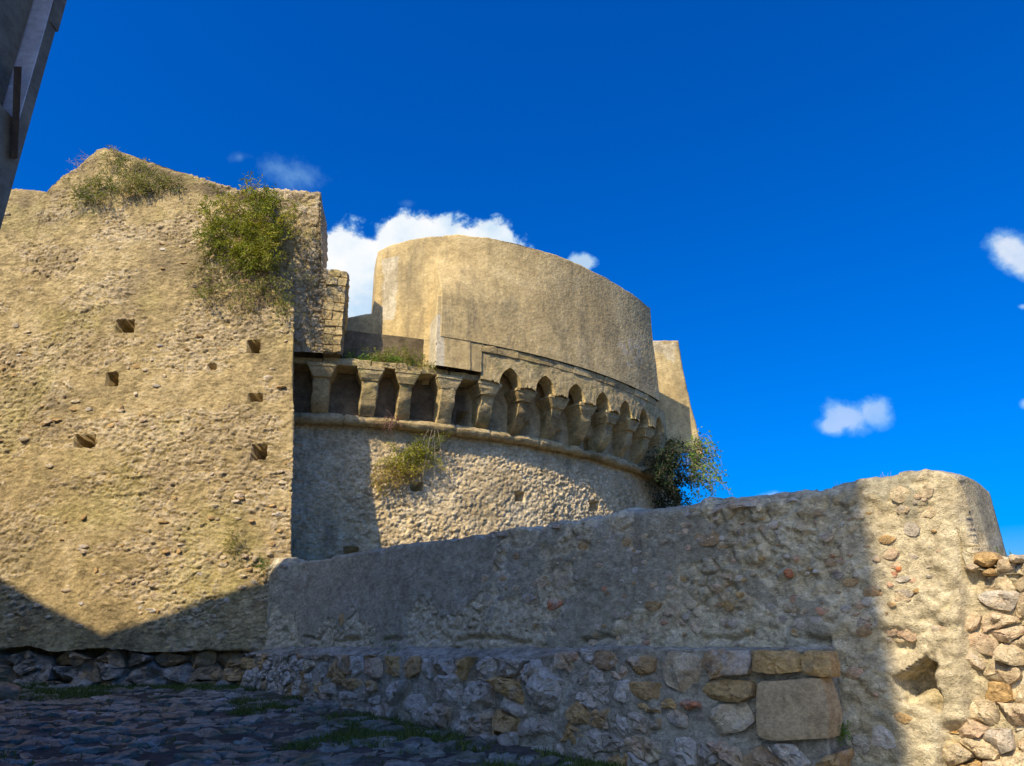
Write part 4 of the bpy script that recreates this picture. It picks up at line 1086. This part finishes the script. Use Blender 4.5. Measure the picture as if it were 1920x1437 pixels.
def leaves_mesh(name, S_, per_m, size, mat, o, rng, spread=.04, aspect=.32, tail=0.15, droop=.3, hue=None):
    C_, A_ = [], []
    for s in S_:
        L = np.linalg.norm(np.diff(s, axis=0), axis=1).sum(); k = max(2, int(L * per_m)); t = rng.uniform(tail, 1, k) * (len(s) - 1); i = np.minimum(t.astype(int), len(s) - 2); f = (t - i)[:, None]
        C_.append(s[i] * (1 - f) + s[i + 1] * f + rng.normal(0, spread, (k, 3))); A_.append((s[i + 1] - s[i]))
    C_ = np.vstack(C_); A_ = np.vstack(A_); A_ /= np.maximum(np.linalg.norm(A_, axis=1, keepdims=True), 1e-6)
    a = A_ * .6 + rng.normal(0, .75, C_.shape) + np.array([0, 0, -droop * .3]); a /= np.linalg.norm(a, axis=1, keepdims=True)
    bb = np.cross(a, rng.normal(0, 1, C_.shape)); bb /= np.maximum(np.linalg.norm(bb, axis=1, keepdims=True), 1e-6); nn = np.cross(a, bb)
    l = rng.uniform(size[0], size[1], (len(C_), 1))
    V = np.stack([C_, C_ + a * l * .45 + bb * l * aspect * .5 + nn * l * .06, C_ + a * l, C_ + a * l * .45 - bb * l * aspect * .5 + nn * l * .06], 1).reshape(-1, 3)
    Fc = np.arange(len(V)).reshape(-1, 4)
    base = fbm(C_, 3.0, 3, 9) if hue is None else hue(C_)
    rn = np.clip((base - .5) * 1.6 + .5 + rng.normal(0, .16, len(C_)), 0, 1)
    return mesh_np(name, V - o, Fc, mat, False, {'rnd': np.repeat(rn, 4)})
def plant(name, label, cat, o, groups, group=None):
    o = np.array(o, float); root = thing(name, label, cat, tuple(o), group)
    for (pname, me) in groups(o): new_obj(pname, me, root)['kind'] = 'stuff'
    return root
def bp(x, y, off=0.0):
    Z = 8.0
    for _ in range(6): p = atY(x, y, b_front(Z)); Z = p[2]
    return atY(x, y, b_front(Z) - off)
def inpoly_sampler(poly, fn):
    poly = np.array(poly, float); lo, hi = poly.min(0), poly.max(0)
    def f(rng):
        while True:
            q = rng.uniform(lo, hi)
            if inside(q, poly, 1.0): return fn(q[0], q[1], rng)
    return f

R_ = np.random.default_rng(101)
def g1(o):
    a = strands(205, inpoly_sampler([(395, 385), (470, 356), (535, 372), (543, 420), (530, 490), (505, 515), (450, 500), (390, 440)], lambda x, y, r: bp(x, y, r.uniform(-.02, .22))),
                lambda r: (r.normal(-.1, .6), -.55 + r.normal(0, .3), r.normal(.05, .5)), (.35, .75), .10, .16, R_)
    b = strands(100, inpoly_sampler([(395, 440), (540, 480), (545, 545), (480, 560), (370, 545), (370, 480)], lambda x, y, r: bp(x, y, r.uniform(.0, .18))),
                lambda r: (r.normal(-.35, .5), -.4 + r.normal(0, .25), -.5 + r.normal(0, .4)), (.3, .7), .12, .16, R_)
    d = strands(50, inpoly_sampler([(455, 362), (560, 372), (572, 430), (548, 420), (470, 368)], lambda x, y, r: bp(x, y, r.uniform(-.2, .2))),
                lambda r: (r.normal(0, .5), -.25 + r.normal(0, .3), .8 + r.normal(0, .4)), (.2, .42), .03, .14, R_)
    b += strands(30, inpoly_sampler([(500, 470), (540, 460), (548, 500), (545, 575), (525, 600), (500, 560)], lambda x, y, r: bp(x, y, r.uniform(.0, .2))), lambda r: (r.normal(.1, .5), -.35 + r.normal(0, .25), -.7 + r.normal(0, .4)), (.25, .6), .12, .16, R_)
    t = strands(120, inpoly_sampler([(380, 440), (540, 480), (545, 560), (470, 575), (360, 540)], lambda x, y, r: bp(x, y, .05)), lambda r: (r.normal(-.3, .6), -.2, r.normal(-.6, .4)), (.3, .7), .10, .15, R_)
    return [('stems', stems_mesh('stems', a + b, .006, M['twig'], o)), ('foliage', leaves_mesh('foliage', a, 62, (.07, .15), M['leaf_green'], o, R_, .05, .24)),
            ('trailing_foliage', leaves_mesh('trailing_foliage', b, 42, (.06, .13), M['leaf_olive'], o, R_, .05, .24)), ('dry_grass', leaves_mesh('dry_grass', d, 60, (.06, .14), M['leaf_dry'], o, R_, .03, .10)),
            ('bare_twigs', stems_mesh('bare_twigs', t + d, .005, M['twig'], o))]
plant('shrub', 'largest green shrub, hanging over the top edge of the bastion', 'shrub', bp(500, 420), g1, 'shrubs growing on the old walls')
def g2(o):
    a = strands(150, inpoly_sampler([(140, 345), (200, 335), (330, 335), (345, 352), (280, 362), (200, 372), (150, 385)], lambda x, y, r: bp(x, y, r.uniform(-.02, .15))),
                lambda r: (r.normal(0, .7), -.5 + r.normal(0, .2), r.normal(.05, .4)), (.18, .42), .10, .16, R_)
    b = strands(60, inpoly_sampler([(190, 290), (235, 285), (280, 320), (330, 345), (240, 340)], lambda x, y, r: bp(x, y, r.uniform(-.02, .1))), lambda r: (r.normal(0, .7), -.5, r.normal(.1, .4)), (.15, .4), .10, .16, R_)
    d = strands(36, inpoly_sampler([(150, 318), (178, 296), (190, 310), (160, 330)], lambda x, y, r: bp(x, y, r.uniform(-.3, .1))), lambda r: (-.7 + r.normal(0, .4), -.1 + r.normal(0, .3), .35 + r.normal(0, .4)), (.25, .55), .02, .16, R_)
    h = strands(50, inpoly_sampler([(140, 365), (330, 350), (250, 372), (150, 400)], lambda x, y, r: bp(x, y, .06)), lambda r: (r.normal(.2, .4), -.1, -1), (.15, .5), .05, .14, R_)
    return [('stems', stems_mesh('stems', a + b + h, .005, M['twig_pale'], o)), ('foliage', leaves_mesh('foliage', a + b, 62, (.055, .11), M['leaf_olive'], o, R_, .04, .26)),
            ('bare_twigs', stems_mesh('bare_twigs', d, .005, M['twig_pale'], o)), ('sparse_leaves', leaves_mesh('sparse_leaves', d, 22, (.03, .06), M['leaf_dry'], o, R_, .03, .3))]
plant('shrub', 'olive green shrub spreading below the highest point of the bastion', 'shrub', bp(240, 350), g2, 'shrubs growing on the old walls')
def walkp(x, y, r):
    R = r.uniform(13.1, 13.9); q = atZ(x, 690, 6.36); a = math.atan2(q[0] - TC[0], -(q[1] - TC[1])); return cyl(a, R, 6.36)
def g3(o):
    a = strands(130, lambda r: walkp(r.uniform(700, 795), 0, r), lambda r: (r.normal(.05, .45), -.3 + r.normal(0, .4), 1.0), (.3, .82), .05, .17, R_)
    b = strands(110, lambda r: walkp(r.uniform(640, 770), 0, r), lambda r: (r.normal(0, .6), -.5 + r.normal(0, .4), .7), (.2, .42), .06, .17, R_)
    c = strands(60, lambda r: walkp(r.uniform(735, 825), 0, r), lambda r: (r.normal(.2, .4), -.8, .35), (.3, .6), .12, .14, R_)
    return [('stems', stems_mesh('stems', a + b + c, .005, M['twig'], o)), ('foliage', leaves_mesh('foliage', b, 90, (.04, .08), M['leaf_bright'], o, R_, .05, .35)),
            ('pale_foliage', leaves_mesh('pale_foliage', a + c, 62, (.035, .07), M['leaf_olive'], o, R_, .04, .4))]
plant('shrub', 'low leafy shrub growing on the open walk beside the tower drum', 'shrub', cyl(RAD(18), 13.6, 6.36), g3, 'shrubs growing on the old walls')
def tb(x, y, off):
    r = ray(x, y)
    a_, b_, c_ = r[0] ** 2 + r[1] ** 2, -2 * (r[0] * TC[0] + r[1] * TC[1]), TC @ TC - (13.42 + off) ** 2
    t = (-b_ - math.sqrt(b_ * b_ - 4 * a_ * c_)) / (2 * a_); return r * t
def g4(o):
    a = strands(150, inpoly_sampler([(800, 812), (828, 815), (825, 850), (790, 880), (735, 905), (705, 900), (715, 875), (755, 840)], lambda x, y, r: tb(x, y, r.uniform(.02, .22))),
                lambda r: (r.normal(-.25, .4), -.4 + r.normal(0, .3), -.5 + r.normal(0, .4)), (.2, .5), .12, .15, R_)
    h = strands(5, lambda r: tb(r.uniform(800, 828), 806, .25), lambda r: (r.normal(0.1, .4), -.1, -1), (.5, 1.6), .1, .07, R_)
    return [('stems', stems_mesh('stems', a + h, .006, M['twig_pale'], o)), ('foliage', leaves_mesh('foliage', a, 95, (.04, .085), M['leaf_green'], o, R_, .045, .35, hue=lambda C: sstep(C[:, 2], 4.75, 3.4) * .55 + .25 if False else .30 + .5 * np.clip((4.7 - C[:, 2]) / 1.0, 0, 1)))]
plant('shrub', 'green and yellowing shrub hanging on the round tower just below its string course', 'shrub', tb(790, 830, .1), g4, 'shrubs growing on the old walls')
def g5(o):
    a = strands(120, lambda r: cyl(RAD(r.uniform(54.5, 62)), 14.15 + r.uniform(-.5, .3), r.uniform(4.6, 6.0)), lambda r: (r.normal(.2, .5), -.5 + r.normal(0, .3), -.3 + r.normal(0, .5)), (.3, .8), .12, .15, R_)
    b = strands(70, lambda r: cyl(RAD(r.uniform(58, 64)), 13.9 + r.uniform(-.4, .3), r.uniform(3.6, 4.8)), lambda r: (r.normal(.1, .4), -.3 + r.normal(0, .3), -.5 + r.normal(0, .5)), (.3, .9), .12, .15, R_)
    c = strands(95, lambda r: cyl(RAD(r.uniform(62, 66)), 14.3 + r.uniform(-.2, .3), r.uniform(5.0, 6.3)), lambda r: (.9 + r.normal(0, .4), -.3 + r.normal(0, .5), .45 + r.normal(0, .5)), (.6, 1.6), .11, .17, R_)
    return [('stems', stems_mesh('stems', a + b, .008, M['twig'], o)), ('foliage', leaves_mesh('foliage', a, 62, (.06, .12), M['leaf_dark'], o, R_, .07, .5)), ('lower_foliage', leaves_mesh('lower_foliage', b, 60, (.06, .11), M['leaf_dark'], o, R_, .06, .5)),
            ('bare_branches', stems_mesh('bare_branches', c, .011, M['twig_pale'], o)), ('sparse_leaves', leaves_mesh('sparse_leaves', c, 13, (.07, .13), M['leaf_bright'], o, R_, .06, .55, tail=.05))]
plant('shrub', 'dark vine with bare twigs sticking out against the sky past the last corbels', 'shrub', cyl(RAD(62), 14.2, 4.5), g5, 'shrubs growing on the old walls')
def g6(o):
    a = strands(46, lambda r: tb(r.uniform(722, 748), r.uniform(778, 800), .34), lambda r: (r.normal(-.2, .7), -.4 + r.normal(0, .3), -.5 + r.normal(0, .6)), (.15, .45), .10, .3, R_, .05)
    return [('roots', stems_mesh('roots', a, .008, M['root'], o))]
plant('dry_root_clump', 'reddish brown clump of dry roots on the string course of the tower', 'roots', tb(735, 790, .34), g6)
def small(name, label, o, n, L, mat, size, off, up=.9, group=None, per=70, aspect=.4, wide=.05):
    def g(oo):
        a = strands(n, lambda r: np.array(o) + r.normal(0, 1, 3) * wide, lambda r: np.array(off) + r.normal(0, .5, 3) + np.array([0, 0, up]), L, .10, .16, R_, .04)
        return [('stems', stems_mesh('stems', a, .003, M['twig'], oo)), ('foliage', leaves_mesh('foliage', a, per, size, mat, oo, R_, .02, aspect))]
    return plant(name, label, 'plant', o, g, group)
SG = 'small plants rooted in the masonry'
small('weed', 'small leafy weed on the bastion above the end of the parapet wall', bp(440, 1015, .05), 26, (.12, .32), M['leaf_olive'], (.03, .06), (0, -.6, 0), .3, SG, 60, .4, .09)
small('weed', 'green weed where the parapet wall top meets the bastion', bp(492, 1062, .12), 20, (.08, .2), M['leaf_bright'], (.03, .06), (-.2, -.6, 0), .4, SG)
fu, fv = px_wall(1575, 1372, SET + .05)
small('fern', 'bright green fern beside the big square sandstone block', wall_frame(SET + .05)(fu, fv, 0.0), 30, (.06, .16), M['leaf_bright'], (.012, .026), (-.6, -.5, 0), .5, SG, 150, .6, .02)
su, sv = px_wall(1893, 1062, SET - .5)
small('weed', 'tiny green sprig behind the loose stones at the sunlit wall end', wall_frame(SET - .5)(su, sv - .08, 0.0), 14, (.08, .18), M['leaf_bright'], (.015, .03), (0, 0, 0), .9, SG, 80, .5, .04)
for (x, y, lab) in ((1576, 920, 'thin dry grass tuft on top of the parapet wall near the shadow edge'), (1655, 900, 'pale wispy grass tuft on the sunlit hump of the parapet wall')):
    uu_, vv_ = px_wall(x, y, SET - .2); o_ = wall_frame(SET - .2)(uu_, vv_ - .02, 0.0)
    a = strands(9, lambda r: o_ + r.normal(0, .02, 3), lambda r: (r.normal(0, .35), r.normal(0, .35), 1), (.06, .15), .03, .1, R_, .03)
    t_ = thing('grass_tuft', lab, 'grass', tuple(o_)); new_obj('blades', stems_mesh('blades', a, .0018, M['twig_pale'], o_), t_)
for (x, y, lab) in ((560, 1212, 'mossy weed in the crevice between ledge and wall near the bastion'), (738, 1216, 'flat green weed lying on the stone ledge')):
    uu_, vv_ = px_wall(x, y, -.2); small('weed', lab, wall_frame(-.2)(uu_, float(lz(uu_)) + .01, 0.0), 20, (.05, .13), M['leaf_bright'], (.02, .04), (0, 0, 0), .5, SG, 80, .4, .08)

# grass in the joints of the paving and along the wall feet
rng = np.random.default_rng(55)
U_, V_ = rng.uniform(-11, 2.2, 70000), rng.uniform(6.6, 13.95, 70000)
dw = (U_ - WA[0]) * WN[0] + (V_ - WA[1]) * WN[1]
gx_, gy_ = proj(np.stack([U_, V_, gz(V_)], -1))
Q3 = lambda c: np.stack([U_, V_, np.full(len(U_), c)], -1)
dens = .012 + .9 * sstep(fbm(Q3(3.3), .55, 3, 31), .57, .66) + .55 * (dw < .7) * sstep(fbm(Q3(9.), 1.2, 3, 5), .45, .6) + .8 * (V_ > 13.25) * sstep(fbm(Q3(2.), .8, 3, 6), .42, .55)
ok = (dw > .02) & (gx_ > -40) & (gx_ < 1300) & (gy_ < 1460) & (rng.random(len(U_)) < dens)
pts = np.c_[U_, V_][ok][:5200]
pts = np.array(pts); n = len(pts) * 4
C_ = np.repeat(pts, 4, 0) + rng.normal(0, .022, (n, 2)); base = ground_frame(C_[:, 0], C_[:, 1], np.zeros(n)); h = rng.uniform(.025, .085, (n, 1)) * (0.7 + .6 * vnoise(np.c_[C_, C_[:, :1]] * 2)[:, None])
ang = rng.uniform(0, 6.28, n); side = np.c_[np.cos(ang), np.sin(ang), 0 * ang] * rng.uniform(.004, .010, (n, 1)); lean = np.c_[rng.normal(0, .5, (n, 2)), np.ones(n)]
V = np.stack([base - side, base + side, base + lean * h], 1).reshape(-1, 3)
gr = new_obj('grass', mesh_np('grass', V, np.arange(len(V)).reshape(-1, 3), M['grass'], False, {'rnd': np.repeat(rng.random(n), 3)}))
tag(gr, 'short green grass growing between the paving stones and along the walls', 'grass', kind='stuff')
